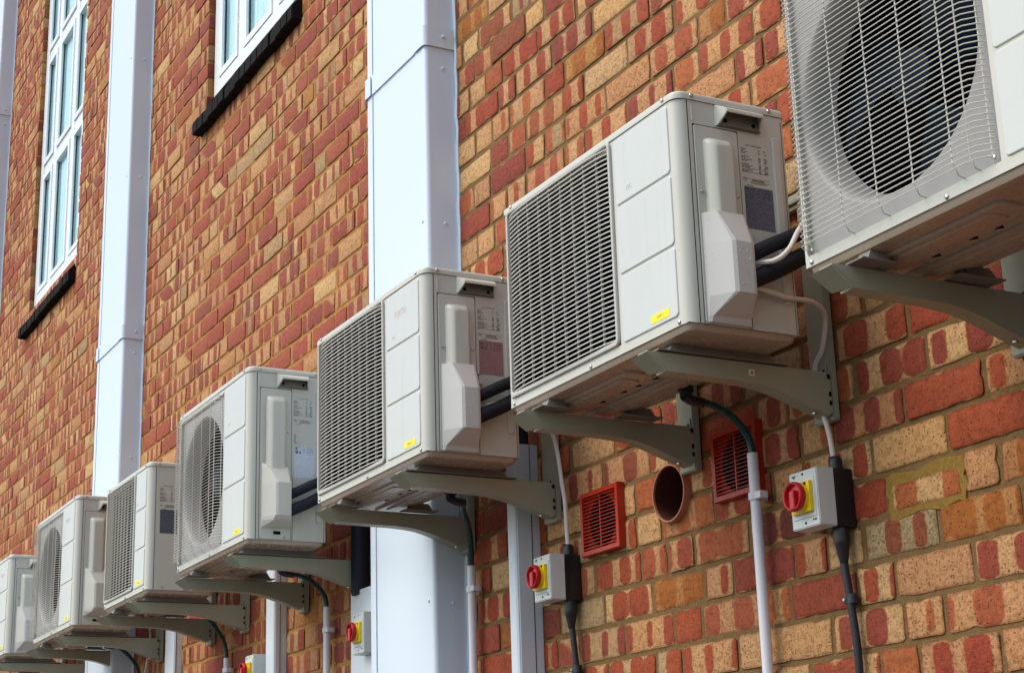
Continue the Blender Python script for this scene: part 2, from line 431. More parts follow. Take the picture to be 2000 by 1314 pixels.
VV, FF, UVS, COL = [], [], [], []
def add_brick(a, b, z0, z1, yoff, col, nx, nz, depth=0.10):
    cx, cz = (a + b) / 2, (z0 + z1) / 2
    hx, hz = (b - a) / 2, (z1 - z0) / 2
    base = len(VV); sd_ = random.random() * 100
    tx, tz = random.uniform(-1, 1) * 0.010, random.uniform(-1, 1) * 0.018
    us = [-1 + 2 * i / nx for i in range(nx + 1)]; vs_ = [-1 + 2 * j / nz for j in range(nz + 1)]
    if nx >= 3:
        us[1] = -1 + 0.009 / hx; us[-2] = -us[1]
    if nz >= 3:
        vs_[1] = -1 + 0.009 / hz; vs_[-2] = -vs_[1]
    idx = {}
    for j, v_ in enumerate(vs_):
        for i, u_ in enumerate(us):
            x, z = cx + u_ * hx, cz + v_ * hz
            y = WY + yoff + tx * u_ * hx + tz * v_ * hz
            nn = mnoise.noise(Vector((x * 22, z * 22, sd_)))
            y += 0.0016 * nn
            rim = i in (0, nx) or j in (0, nz)
            if rim:
                q = mnoise.noise(Vector((x * 38 + 5, z * 38, sd_ + 9)))
                s_ = 0.0014 + 0.0026 * max(0, q + 0.25)
                if random.random() < 0.07: s_ += random.uniform(0.002, 0.006)
                if i == 0: x += s_
                if i == nx: x -= s_
                if j == 0: z += s_
                if j == nz: z -= s_
                if (i in (0, nx)) and (j in (0, nz)):
                    c_ = random.uniform(0.0005, 0.0035)
                    x += -c_ * u_; z += -c_ * v_
                y += 0.0018 + 0.001 * q
            idx[i, j] = len(VV); VV.append((x, y, z)); UVS.append((u_ * hx, v_ * hz, min(hx - abs(u_) * hx, hz - abs(v_) * hz)))
    for j in range(nz):
        for i in range(nx):
            FF.append((idx[i, j], idx[i + 1, j], idx[i + 1, j + 1], idx[i, j + 1])); COL.append(col)
    loop = [(i, 0) for i in range(nx)] + [(nx, j) for j in range(nz)] + [(i, nz) for i in range(nx, 0, -1)] + [(0, j) for j in range(nz, 0, -1)]
    bk = []
    for c_ in loop:
        s_ = VV[idx[c_]]; bk.append(len(VV)); VV.append((s_[0], WY + depth, s_[2])); UVS.append(UVS[idx[c_]])
    for t in range(len(loop)):
        u2 = (t + 1) % len(loop)
        FF.append((idx[loop[t]], bk[t], bk[u2], idx[loop[u2]])); COL.append(col)

PATCH = (0.795, 1.035, 2.219, 2.3087)
for a, b, z in bricks:
    g_ = random.uniform(0.0028, 0.0046); gz = random.uniform(0.0030, 0.0052)
    if z - 0.01 < PATCH[2] < z + 0.01 and b > PATCH[0] - 0.02 and a < PATCH[1] + 0.02:
        if a < PATCH[0] - 0.05: b = PATCH[0] + 0.004
        elif b > PATCH[1] + 0.05: a = PATCH[1] - 0.004
        else: continue
        if b - a < 0.04: continue
    r = random.random()
    thr = 1.0 if r < 0.15 else (0.0 if r < 0.29 else random.uniform(0.38, 0.76))
    cls = random.random()
    near = b > -2.0 and z > 1.7
    mid = b > -5.5
    st = (b - a) > 0.17
    STUB = (-0.008, 2.420)
    if a < STUB[0] + 0.09 and b > STUB[0] - 0.09 and z < STUB[1] + 0.09 and z + CH > STUB[1] - 0.09:
        add_brick(a + g_, b - g_, z + gz, z + CH - gz, 0.0, (thr, random.random(), cls, 1), int((b - a) / 0.005), 16); continue
    nx, nz = ((9 if st else 5), 5) if near else (((5 if st else 3), 3) if mid else (3, 3))
    add_brick(a + g_, b - g_, z + gz, z + CH - gz, random.uniform(-0.0022, 0.0022), (thr, random.random(), cls, 1), nx, nz)
# the odd re-set brick low on the right
add_brick(0.813, 1.021, 2.2225, 2.280, -0.0030, (0.46, 0.385, 0.5, 1), 9, 5)
keep = [i for i, f in enumerate(FF) if math.hypot(sum(VV[v][0] for v in f) / 4 + 0.008, sum(VV[v][2] for v in f) / 4 - 2.420) > 0.0712]
FF = [FF[i] for i in keep]; COL = [COL[i] for i in keep]
me = bpy.data.meshes.new('brickwork'); me.from_pydata(VV, [], FF)
uvl = me.uv_layers.new(name='brick_uv')
uve = me.uv_layers.new(name='brick_edge')
flat = [0.0] * (2 * len(me.loops)); flat2 = [0.0] * (2 * len(me.loops))
li = [0] * len(me.loops); me.loops.foreach_get('vertex_index', li)
for i, vi in enumerate(li): flat[2 * i], flat[2 * i + 1] = UVS[vi][:2]; flat2[2 * i] = UVS[vi][2]
me.uv_layers['brick_uv'].data.foreach_set('uv', flat); me.uv_layers['brick_edge'].data.foreach_set('uv', flat2)
at = me.attributes.new('brick', 'FLOAT_COLOR', 'FACE'); at.data.foreach_set('color', [c for q in COL for c in q])
me.materials.append(MAT['brick']); me.shade_smooth(); me.set_sharp_from_angle(angle=radians(32))
wall = thing('brick_wall', 'tall red and cream brick wall that everything else hangs on', 'wall', (0, 0, 0))
bw = link(bpy.data.objects.new('brickwork', me)); bw.parent = wall

bm = B()
def mquad(x0, x1, z0, z1):
    nx, nz = max(1, int((x1 - x0) / 0.9)), max(1, int((z1 - z0) / 0.9))
    vs = [[bm.verts.new((x0 + (x1 - x0) * i / nx, WY + 0.0040, z0 + (z1 - z0) * j / nz)) for i in range(nx + 1)] for j in range(nz + 1)]
    for j in range(nz):
        for i in range(nx): bm.faces.new((vs[j][i], vs[j][i + 1], vs[j + 1][i + 1], vs[j + 1][i]))
wins = sorted(WIN)
zt, zb0 = 8.62, 5.09
xs = [WX0] + [c for w in wins for c in (w[0] - 0.006, w[1] + 0.006)] + [WX1]
for i in range(0, len(xs), 2): mquad(xs[i], xs[i + 1], WZ0, WZ1)
for w in wins:
    mquad(w[0] - 0.006, w[1] + 0.006, WZ0, w[2] - 0.02); mquad(w[0] - 0.006, w[1] + 0.006, w[3], WZ1)
    for x_ in (w[0] - 0.007, w[1] + 0.007):
        a_ = [bm.verts.new(p) for p in ((x_, WY + 0.0055, w[2] - 0.02), (x_, WY + 0.12, w[2] - 0.02), (x_, WY + 0.12, w[3]), (x_, WY + 0.0055, w[3]))]
        bm.faces.new(a_)
bm.normal_update()
for _ in range(9):
    fs = [f for f in bm.faces if abs(f.normal.y) > 0.5 and max(e_.calc_length() for e_ in f.edges) > 0.006 and min(v.co.x for v in f.verts) < 0.068 and max(v.co.x for v in f.verts) > -0.084 and min(v.co.z for v in f.verts) < 2.496 and max(v.co.z for v in f.verts) > 2.344]
    if not fs: break
    bmesh.ops.subdivide_edges(bm, edges=list({e_ for f in fs for e_ in f.edges}), cuts=1, use_grid_fill=True)
    bm.normal_update()
bmesh.ops.delete(bm, geom=[f for f in bm.faces if math.hypot(f.calc_center_median().x + 0.008, f.calc_center_median().z - 2.420) < 0.0712], context='FACES')
mo = obj('mortar', bm, 'mortar', wall)
# mustard repointing round the odd brick
bm = B()
oy = WY - 0.0005
outer = []
for (x_, z_), (x2, z2) in zip(((0.800, 2.206), (1.034, 2.209), (1.036, 2.304), (0.796, 2.300)), ((1.034, 2.209), (1.036, 2.304), (0.796, 2.300), (0.800, 2.206))):
    for t in range(10):
        f = t / 10
        outer.append((x_ + (x2 - x_) * f + random.uniform(-0.003, 0.003) + 0.004 * sin(t * 1.3 + x_ * 40), z_ + (z2 - z_) * f + random.uniform(-0.0025, 0.0025) + 0.004 * sin(t * 1.1 + z_ * 70)))
prism(bm, outer, WY + 0.01, WY - 0.0006, 'xz', 0.002, 3)
obj('mustard_mortar', bm, 'patch', wall)

# ------------------------------------------------------------------ windows
def window(label, w, zf, transoms, sill):
    x0, x1, z0, z1 = w
    t = thing('window', label, 'window', (0, 0, 0), 'white framed windows')
    yf = 0.502
    bm = B()
    x0, x1 = x0 + 0.004, x1 - 0.004
    def bar(a, b, c, d, yy, dy): box(bm, a, b, yy, yy + dy, c, d, 0.006, 2)
    zz0, zz1 = zf, z1 - 0.005
    fwid = 0.085
    bar(x0, x0 + fwid, zz0, zz1, yf, 0.07); bar(x1 - fwid, x1, zz0, zz1, yf, 0.07)
    bar(x0 + fwid, x1 - fwid, zz0, zz0 + 0.07, yf, 0.07); bar(x0 + fwid, x1 - fwid, zz1 - 0.07, zz1, yf, 0.07)
    xi0, xi1 = x0 + fwid, x1 - fwid
    m1, m2 = xi0 + (xi1 - xi0) * 0.285, xi0 + (xi1 - xi0) * 0.715
    zs = [zz0 + 0.07] + transoms + [zz1 - 0.07]
    for q in (m1, m2): bar(q - 0.045, q + 0.045, zz0 + 0.07, zz1 - 0.07, yf + 0.003, 0.064)
    for tz in transoms:
        for a, b in ((xi0, m1 - 0.045), (m1 + 0.045, m2 - 0.045), (m2 + 0.045, xi1)): bar(a, b, tz - 0.04, tz + 0.04, yf + 0.006, 0.058)
    fr = obj('frame', bm, 'upvc', t)
    # sashes stand proud of the frame; glass and seal in each
    cells = [(xi0, m1 - 0.045), (m1 + 0.045, m2 - 0.045), (m2 + 0.045, xi1)]
    for i in range(len(zs) - 1):
        a, b = zs[i] + (0.04 if i else 0), zs[i + 1] - (0.04 if i + 1 < len(zs) - 1 else 0)
        for ci, (l, r) in enumerate(cells):
            s_ = 0.038
            bm = B()
            for q in ((l, l + s_, a, b), (r - s_, r, a, b), (l + s_, r - s_, a, a + s_), (l + s_, r - s_, b - s_, b)):
                box(bm, q[0], q[1], yf - 0.005, yf + 0.045, q[2], q[3], 0.005, 2)
            sh = obj('sash', bm, 'upvc', t)
            bm = B(); bm.faces.new([bm.verts.new((x_, yf + 0.020, z_)) for x_, z_ in ((l + s_ - 0.004, a + s_ - 0.004), (r - s_ + 0.004, a + s_ - 0.004), (r - s_ + 0.004, b - s_ + 0.004), (l + s_ - 0.004, b - s_ + 0.004))])
            obj('pane', bm, 'glass', sh)
            bm = B(); sheet(bm, [(l + s_ + (r - l - 2 * s_) * i / 40, yf + 0.031 + 0.004 * sin(i * 0.75) + 0.002 * sin(i * 2.1 + ci)) for i in range(41)], a + s_, b - s_)
            obj('blind', bm, 'curtain', sh)
            bm = B()
            for q in ((l + s_, l + s_ + 0.004, a + s_, b - s_), (r - s_ - 0.004, r - s_, a + s_, b - s_)):
                box(bm, q[0], q[1], yf + 0.010, yf + 0.019, q[2], q[3])
            obj('gasket', bm, 'black', sh)
    # sloping sill of dark bricks laid on edge
    sx0, sx1, sz0 = sill
    bm = B(); x = sx0
    while x < sx1 - 0.02:
        wd = min(0.078 + random.uniform(-0.004, 0.004), sx1 - x)
        dz, dy = random.uniform(-0.003, 0.003), random.uniform(-0.004, 0.004)
        pr = [(0.425 + dy, sz0 + dz), (0.60, sz0 + dz), (0.60, sz0 + 0.15), (0.53, zf - 0.004), (0.425 + dy, sz0 + 0.064 + dz)]
        vs = loft(bm, [[(x + 0.0008, u, v) for u, v in pr], [(x + wd - 0.0008, u, v) for u, v in pr]])
        x += wd
    bmesh.ops.bevel(bm, geom=bm.edges[:], offset=0.004, segments=2, affect='EDGES')
    sl_ = obj('sill', bm, 'sillbrick', t)
    bm = B(); box(bm, sx0 + 0.004, sx1 - 0.004, 0.433, 0.60, sz0 + 0.003, sz0 + 0.06)
    obj('sill_joint', bm, 'dark', sl_)
    return t
window('tall white framed window far left with two transoms in sight above its dark sill', WIN[0], 5.215, [6.19, 7.07, 7.95], (-7.90, -6.52, 5.005))
window('white framed window cut off by the top edge, just above its dark sill', WIN[1], 5.165, [6.15, 7.03, 7.91], (-4.02, -2.645, 4.98))

# ------------------------------------------------------------------ big white casings on the wall
def casing(label, x0, x1, yf, zj):
    t = thing('duct_casing', label, 'duct casing', (x0, WY, 0), 'tall white duct casings')
    z0, z1 = 0.02, 9.2
    w = x1 - x0; d = yf - WY
    yb = 0.004
    bm = B()
    # right hand trim: rounded corner and the side cheek
    pl = [(w - 0.075, d + 0.0), (w - 0.02, d)] + [(w - 0.016 + 0.016 * sin(a), d + 0.016 - 0.016 * cos(a)) for a in [pi / 2 * i / 6 for i in range(7)]] + [(w, yb)]
    sheet(bm, pl, z0, z1)
    obj('corner_trim', bm, 'casing', t)
    bm = B()
    pl = [(0.0, yb), (0.0, d + 0.016)] + [(0.016 - 0.016 * cos(a), d + 0.016 - 0.016 * sin(a)) for a in [pi / 2 * i / 6 for i in range(7)]] + [(0.055, d), (0.057, d + 0.012)]
    sheet(bm, pl, z0, z1)
    obj('corner_trim', bm, 'casing', t)
    bm = B(); box(bm, 0.0615, w - 0.0735, d + 0.002, d + 0.008, z0, z1); obj('front_panel', bm, 'casing', t)
    bm = B(); box(bm, 0.05, 0.064, d + 0.0085, d + 0.011, z0, z1); obj('seam', bm, 'seam', t)
    # joint collars
    e = 0.008
    zr = random.Random(int(abs(x0) * 100))
    for zq in (zj, zj + 2.9):
        def band(pl, th):
            inn = []
            for i_, q in enumerate(pl):
                p0, p1 = pl[max(0, i_ - 1)], pl[min(len(pl) - 1, i_ + 1)]
                tx, ty = p1[0] - p0[0], p1[1] - p0[1]; L_ = math.hypot(tx, ty)
                inn.append((q[0] - ty / L_ * th, q[1] + tx / L_ * th))
            ring = pl + inn[::-1]
            bm = B(); loft(bm, [[(x, y, zq) for x, y in ring], [(x, y, zq + 0.075) for x, y in ring]])
            return obj('collar', bm, 'casing', t)
        band([(w - 0.072, d - e), (w - 0.018, d - e)] + [(w + e - 0.02 + 0.02 * sin(a), d - e + 0.02 - 0.02 * cos(a)) for a in [pi / 2 * i / 6 for i in range(7)]] + [(w + e, yb)], 0.0035)
        band([(-e, yb)] + [(0.02 - e - 0.02 * cos(a), d - e + 0.02 - 0.02 * sin(a)) for a in [pi / 2 * i / 6 for i in range(7)]] + [(0.0545, d - e)], 0.0035)
        bm = B(); box(bm, 0.060, w - 0.0735, d - 0.004, d + 0.003, zq + 0.0, zq + 0.075, 0.001, 1); obj('joint_strip', bm, 'casing', t)
        for k, (xx, zz) in enumerate(((w, zq + 0.04), (w, zq - 0.075))):
            bm = B(); ee = e + 0.0015 if k == 0 else 0.0
            lathe(bm, [(0.0075, 0.0), (0.007, 0.003), (0.004, 0.005), (0.001, 0.0055)], (xx + ee, d * 0.42, zz), 'x', 12); obj('rivet', bm, 'casing', t)
    for zz in (2.30, 2.95, 3.55, 5.1, 5.8, 6.4):
        bm = B(); lathe(bm, [(0.007, 0.0), (0.0065, 0.003), (0.003, 0.005), (0.001, 0.0052)], (w, d * 0.42, zz), 'x', 12); obj('rivet', bm, 'casing', t)
        bm = B(); lathe(bm, [(0.006, 0.0), (0.0055, -0.002), (0.003, -0.004), (0.001, -0.0042)], (w - 0.035, d, zz + 0.01), 'y', 12); obj('rivet', bm, 'casing', t)
    # the ragged bead of sealant between cheek and bricks
    bm = B(); z = z0; pts = []
    while z < z1:
        pts.append((w + 0.006 + random.uniform(-0.004, 0.004), 0.0, z)); z += random.uniform(0.03, 0.07)
    tube(bm, pts, lambda f: 0.007, 6, False)
    obj('sealant', bm, 'casing', t)
    return t
casing('widest looking white casing, in the middle of the picture behind the outdoor units', -1.695, -1.195, 0.356, 4.185)
casing('white casing between the two white framed windows', -5.455, -4.935, 0.358, 4.185)
casing('white casing along the left edge of the picture, beyond the farther window', -9.33, -8.82, 0.358, 4.15)

# ------------------------------------------------------------------ slim trunking below the units
def trunking(label, x0, x1, yf, ztop):
    t = thing('cable_trunking', label, 'trunking', (x0, WY, 0), 'slim white trunking runs')
    w = x1 - x0; d = yf - WY
    bm = B()
    c = 0.010
    pr = [(0, 0.002), (0, d + c), (c, d), (w - c * 0.6, d), (w, d + c * 0.6), (w, 0.002)]
    loft(bm, [[(x, y, 0.02) for x, y in pr], [(x, y, ztop) for x, y in pr]])
    bmesh.ops.bevel(bm, geom=bm.edges[:], offset=0.0025, segments=2, affect='EDGES')
    obj('cover', bm, 'trunk', t)
    bm = B(); box(bm, -0.0015, w + 0.0012, -0.028, -0.0255, 0.02, ztop - 0.002); obj('backplate_edge', bm, 'seam', t)
    return t
trunking('slim white trunking right of the unit with the pinkish film, beside the middle isolator', -0.772, -0.715, 0.389, 2.70)
trunking('short white trunking beside the wide casing, with a black pipe going in', -2.02, -1.80, 0.42, 2.446)
trunking('slim white trunking below the large fan unit with the white side film', -2.875, -2.776, 0.417, 2.73)
trunking('slim white trunking at the bottom of the picture under the smallest unit', -4.27, -4.13, 0.43, 2.73)

# ------------------------------------------------------------------ outdoor units
def arc(cx, cy, r, a0, a1, n=8):
    return [(cx + r * cos(a0 + (a1 - a0) * i / n), cy + r * sin(a0 + (a1 - a0) * i / n)) for i in range(n + 1)]
_screw = None
def screw(parent, pos, face):
    global _screw
    if _screw is None:
        bm = B(); lathe(bm, [(0.0052, 0.0), (0.0052, 0.0012), (0.0044, 0.0028), (0.0024, 0.0038), (0.0006, 0.0041)], (0, 0, 0), 'z', 12)
        o = obj('screw', bm, 'steel'); _screw = o.data; bpy.data.objects.remove(o)
    o = link(bpy.data.objects.new('screw', _screw)); o.parent = parent; o.location = pos
    o.rotation_euler = (pi / 2, 0, 0) if face == 'front' else (0, pi / 2, 0)
    return o

def make_unit(kind):
    H = 0.6054 if kind == 'fan' else 0.5222
    W = 0.64 if kind == 'small' else 0.791
    D, r = 0.286, 0.028
    ox = 0.455 if kind == 'small' else 0.526
    t = link(bpy.data.objects.new('outdoor_unit', None)); t.empty_display_size = 0.05
    zt = H - 0.0206
    # casing: folded sheet with the fan side left open
    bm = B()
    sheet(bm, [(ox, 0.014), (ox, 0.0), (W - r, 0.0)] + arc(W - r, r, r, -pi / 2, 0)[1:], 0.0, zt)
    sheet(bm, [(W, r + 0.0025), (W, D - 0.008)] + arc(W - 0.008, D - 0.008, 0.008, 0, pi / 2, 4) + [(0.008, D)] + arc(0.008, D - 0.008, 0.008, pi / 2, pi, 4) + [(0, 0.012)] + arc(0.012, 0.012, 0.012, pi, 1.5 * pi, 5) + [(0.017, 0.0), (0.017, 0.016)], 0.0, zt)
    box(bm, 0.017, ox, 0.0, 0.014, 0.0, 0.021); box(bm, 0.017, ox, 0.0, 0.014, H - 0.034, zt)
    vs = [bm.verts.new(p) for p in ((0.003, 0.003, 0.001), (W - 0.003, 0.003, 0.001), (W - 0.003, D - 0.003, 0.001), (0.003, D - 0.003, 0.001))]; bm.faces.new(vs)
    obj('body', bm, 'skylit_front_paint' if kind == 'x' else 'paint', t, 30)
    bm = B(); box(bm, W - 0.006, W - 0.003, r - 0.004, r + 0.008, 0.002, zt); obj('seam', bm, 'seam', t)
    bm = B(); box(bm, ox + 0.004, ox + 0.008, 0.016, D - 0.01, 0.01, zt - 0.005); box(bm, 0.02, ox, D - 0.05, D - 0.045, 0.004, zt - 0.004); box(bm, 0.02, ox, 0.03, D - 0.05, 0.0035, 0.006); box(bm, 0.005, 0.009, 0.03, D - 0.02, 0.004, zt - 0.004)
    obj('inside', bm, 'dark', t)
    # lid
    e = 0.0028
    pts = [(-e, -e + 0.012), ] + arc(0.012 - e, 0.012 - e, 0.012, pi, 1.5 * pi, 5)[1:] + arc(W + e - r, r - e, r, -pi / 2, 0) + arc(W + e - 0.012, D + e - 0.012, 0.012, 0, pi / 2, 5) + arc(0.012 - e, D + e - 0.012, 0.012, pi / 2, pi, 5)
    bm = B(); prism(bm, pts, zt + 0.0012, H, 'xy', 0.010, 4); obj('lid', bm, 'paint', t, 50)
    bm = B(); pin = offs(pts, 0.006); prism(bm, pin, zt - 0.003, zt + 0.004, 'xy'); obj('lid_gap', bm, 'seam', t)
    # three plates on the right of the front
    zs = {'fan': (0.582, 0.398, 0.392, 0.213, 0.207, 0.022)}.get(kind, (0.496, 0.340, 0.335, 0.1785, 0.173, 0.021))
    px0, px1 = ox + 0.012, W - r - 0.004
    bm = B()
    for i in range(3):
        prism(bm, rrect(px0, px1, zs[2 * i + 1], zs[2 * i], 0.010, 4), 0.001, -0.0032, 'xz', 0.003, 3)
    obj('front_panel', bm, 'skylit_front_paint', t, 50)
    # fan side
    if kind != 'fan':
        gx0, gx1, gz0, gz1 = 0.018, ox - 0.002, 0.021, H - 0.016
        bm = B()
        o_ = rrect(gx0, gx1, gz0, gz1, 0.014, 5); i_ = rrect(gx0 + 0.008, gx1 - 0.010, gz0 + 0.012, gz1 - 0.009, 0.008, 5)
        rg = [[(x, 0.001, z) for x, z in o_], [(x, -0.005, z) for x, z in offs(o_, 0.0005)], [(x, -0.0065, z) for x, z in offs(o_, 0.0022)], [(x, -0.0065, z) for x, z in offs(i_, -0.002)], [(x, -0.005, z) for x, z in i_], [(x, 0.010, z) for x, z in i_]]
        loft(bm, rg, False, False); obj('grille_frame', bm, 'grille', t, 45)
        bm = B(); ns = 40 ; lx0, lx1 = gx0 + 0.007, gx1 - 0.009
        z_lo, z_hi = gz0 + 0.016, gz1 - 0.014
        nseg = 14
        def bulge(u): return -0.012 * (1 - abs(2 * u - 1) ** 5.0)
        for s_ in range(ns):
            z = z_lo + (z_hi - z_lo) * s_ / (ns - 1)
            rings = []
            for i in range(nseg + 1):
                u = i / nseg
                u = 0.5 - 0.5 * cos(pi * u) if True else u
                x = lx0 + (lx1 - lx0) * u; y = bulge(u) + 0.001
                zz = z
                rings.append([(x, y, zz + 0.0015), (x, y, zz - 0.0015), (x, y + 0.009, zz + 0.0028), (x, y + 0.009, zz + 0.0050)])
            loft(bm, rings)
        nb = 8
        for b_ in range(1, nb + 1):
            u = b_ / (nb + 1.0); x = lx0 + (lx1 - lx0) * u; y = bulge(u)
            box(bm, x - 0.0010, x + 0.0010, y + 0.0045, y + 0.0105, gz0 + 0.01, gz1 - 0.008)
        gr = obj('louvre_grille', bm, 'grille', t, 40)
        cx, cz, R_ = (lx0 + lx1) / 2, (gz0 + gz1) / 2, min(0.205, (lx1 - lx0) / 2 - 0.012)
    else:
        cx, cz, R_ = 0.262, 0.300, 0.231
        # shroud plate with a round mouth
        n = 64; bm = B()
        sq = []
        x0, x1, z0, z1 = 0.017, ox, 0.021, H - 0.034
        for j in range(n):
            a = 2 * pi * j / n; ca, sa = cos(a), sin(a)
            tt = min(((x1 - cx) if ca > 0 else (x0 - cx)) / ca if abs(ca) > 1e-6 else 1e9, ((z1 - cz) if sa > 0 else (z0 - cz)) / sa if abs(sa) > 1e-6 else 1e9)
            sq.append((cx + ca * tt, cz + sa * tt))
        for q in ((x0, z0), (x1, z0), (x1, z1), (x0, z1)):
            j = min(range(n), key=lambda k: (sq[k][0] - q[0]) ** 2 + (sq[k][1] - q[1]) ** 2); sq[j] = q
        cir = lambda rad, y: [(cx + rad * cos(2 * pi * j / n), y, cz + rad * sin(2 * pi * j / n)) for j in range(n)]
        loft(bm, [[(x, 0.010, z) for x, z in sq], cir(R_ + 0.012, 0.010), cir(R_ + 0.007, 0.012), cir(R_, 0.018), cir(R_ - 0.008, 0.035), cir(R_ - 0.012, 0.078)], False, False)
        obj('fan_shroud', bm, 'shroud', t, 40)
        # wire guard
        bm = B(); wr = 0.0012; gl, gr_, gb, gtop = 0.016, ox - 0.010, 0.034, H - 0.040
        yo = -0.022
        nw = 50
        for s_ in range(nw):
            z = gb + (gtop - gb) * s_ / (nw - 1)
            tube(bm, [(gl + 0.004, 0.004, z), (gl, -0.008, z), (gl + 0.010, yo, z), (gl + 0.03, yo - 0.004, z), (gr_ - 0.045, yo - 0.004, z), (gr_ - 0.022, yo + 0.001, z), (gr_ - 0.004, -0.006, z), (gr_, 0.004, z)], wr, 5, False)
        def vwire(x, y):
            tube(bm, [(x, 0.006, gb - 0.012), (x, y * 0.5, gb - 0.009), (x, y, gb + 0.012), (x, y, gtop - 0.012), (x, y * 0.5, gtop + 0.009), (x, 0.006, gtop + 0.012)], wr * 1.2, 5, False)
        for x in (0.047, 0.152, 0.249, 0.343, 0.440): vwire(x, yo - 0.0015)
        vwire(0.477, yo + 0.003); vwire(gl + 0.004, -0.006); vwire(gr_ - 0.004, -0.004)
        obj('wire_guard', bm, 'wire', t, 60)
        for q in ((gl + 0.016, gb - 0.004), (gr_ - 0.004, gb - 0.002), (gr_ - 0.006, gtop + 0.004)): screw(t, (q[0], 0.0, q[1]), 'front')
    # fan
    fan = B()
    lathe(fan, [(0.055, 0.0), (0.052, -0.006), (0.03, -0.010), (0.002, -0.011)], (cx, 0.075, cz), 'y', 24)
    lathe(fan, [(0.055, 0.0), (0.055, 0.06)], (cx, 0.075, cz), 'y', 24)
    for b_ in range(3):
        a0 = 2 * pi * b_ / 3 + 0.5
        rings = []
        for i in range(9):
            f = i / 8; rr = 0.05 + (R_ - 0.022 - 0.05) * f
            sw = 0.95 + 0.35 * f; off = 0.35 * f
            rings.append([(cx + rr * cos(a0 + off + sw * (q / 6 - 0.5)), 0.10 + 0.055 * (0.5 - q / 6), cz + rr * sin(a0 + off + sw * (q / 6 - 0.5))) for q in range(7)])
        vr = [[fan.verts.new(p) for p in rg] for rg in rings]
        for a, b in zip(vr, vr[1:]):
            for q in range(6): fan.faces.new((a[q], a[q + 1], b[q + 1], b[q]))
    obj('fan', fan, 'blade', t, 40)
    # base pan with pressed shapes
    bm = B()
    pn = rrect(0.004, W - 0.004, 0.004, D - 0.003, 0.022, 5); p2 = offs(pn, 0.006); p3 = offs(pn, 0.020)
    loft(bm, [[(x, y, 0.0015) for x, y in pn], [(x, y, -0.005) for x, y in offs(pn, 0.001)], [(x, y, -0.013) for x, y in p2], [(x, y, -0.016) for x, y in p3]], False, True)
    for q in ((0.06, ox - 0.06, 0.05, 0.13), (0.10, ox - 0.10, 0.065, 0.115), (0.05, ox - 0.02, 0.165, 0.245), (0.09, ox - 0.07, 0.185, 0.225), (ox + 0.03, W - 0.15, 0.05, 0.14), (ox + 0.03, W - 0.15, 0.19, 0.23)):
        prism(bm, rrect(*q, 0.018, 5), -0.0155, -0.0225 - 0.0035 * (q in ((0.10, ox - 0.10, 0.065, 0.115), (0.09, ox - 0.07, 0.185, 0.225))), 'xy', 0.006, 3)
    pan = obj('base_pan', bm, 'shaded_pan_paint', t, 40)
    for q in ((0.30, 0.145), (0.36, 0.148), (0.43, 0.15), (0.20, 0.147), (ox + 0.01, 0.10)):
        bm = B(); h_ = [(q[0] - 0.010, q[1] - 0.004), (q[0] + 0.012, q[1] - 0.006), (q[0] + 0.004, q[1] + 0.006)]
        prism(bm, h_, -0.0155, -0.0172, 'xy'); obj('drain_hole', bm, 'dark', pan)
    # feet
    xr, xl = W - 0.121, 0.16
    if kind == 'small': xr, xl = W - 0.10, 0.13
    def foot(x, y0, y1, slope):
        bm = B()
        loft(bm, [[(x - 0.022, y0, -0.036), (x + 0.026, y0, -0.036), (x + 0.026, y1, -0.036), (x - 0.022, y1, -0.036)], [(x - 0.022, y0, -0.0335), (x + 0.026, y0, -0.0335), (x + 0.026, y1, -0.0335), (x - 0.022, y1, -0.0335)],
                  [(x - 0.016, y0 + slope, -0.032), (x + 0.020, y0 + slope, -0.032), (x + 0.020, y1 - slope, -0.032), (x - 0.016, y1 - slope, -0.032)], [(x - 0.014, y0 + slope * 1.6, -0.013), (x + 0.016, y0 + slope * 1.6, -0.013), (x + 0.016, y1 - slope * 1.6, -0.013), (x - 0.014, y1 - slope * 1.6, -0.013)]])
        obj('foot', bm, 'rubber_seal', t)
    foot(xr, -0.015, 0.325, 0.03); foot(xl, -0.015, 0.075, 0.018); foot(xl, 0.215, 0.325, 0.018)
    # screws
    for q in ((0.043, H - 0.009), (W - 0.045, H - 0.010)): screw(t, (q[0], -e, q[1]), 'front')
    for q in ((0.026, 0.008), (ox * 0.75, 0.006), (W - 0.033, 0.007)): screw(t, (q[0], 0.0, q[1]), 'front')
    for q in ((0.040, H - 0.010), (0.245, H - 0.010)): screw(t, (W + e, q[0], q[1]), 'side')
    # side
    if kind != 'small':
        bm = B()
        prism(bm, rrect(0.042, 0.155, 0.001, H - 0.076, 0.006, 3), W - 0.001, W + 0.0028, 'yz', 0.002, 2)
        obj('service_panel', bm, 'paint', t, 40)
        bm = B(); prism(bm, rrect(0.0395, 0.1575, H - 0.079, H - 0.0735, 0.002, 2), W - 0.002, W + 0.0006, 'yz'); prism(bm, rrect(0.156, 0.1572, 0.0, H - 0.076, 0.0005, 1), W - 0.002, W + 0.0006, 'yz'); prism(bm, rrect(0.0396, 0.0412, 0.0, H - 0.076, 0.0005, 1), W - 0.002, W + 0.0006, 'yz')
        obj('panel_gap', bm, 'seam', t)
        hz = H - 0.021
        bm = B()
        y0, y1 = 0.099, 0.218
        prism(bm, [(y0 - 0.004, hz), (y1 + 0.004, hz), (y1 - 0.004, hz - 0.0005), (y0 + 0.006, hz - 0.0005)], W - 0.001, W, 'yz')
        hood = [(-0.001, 0.0), (0.006, -0.001), (0.030, -0.015), (0.0315, -0.018), (0.0315, -0.024), (0.028, -0.024), (0.027, -0.019), (0.004, -0.008), (-0.001, -0.008)]
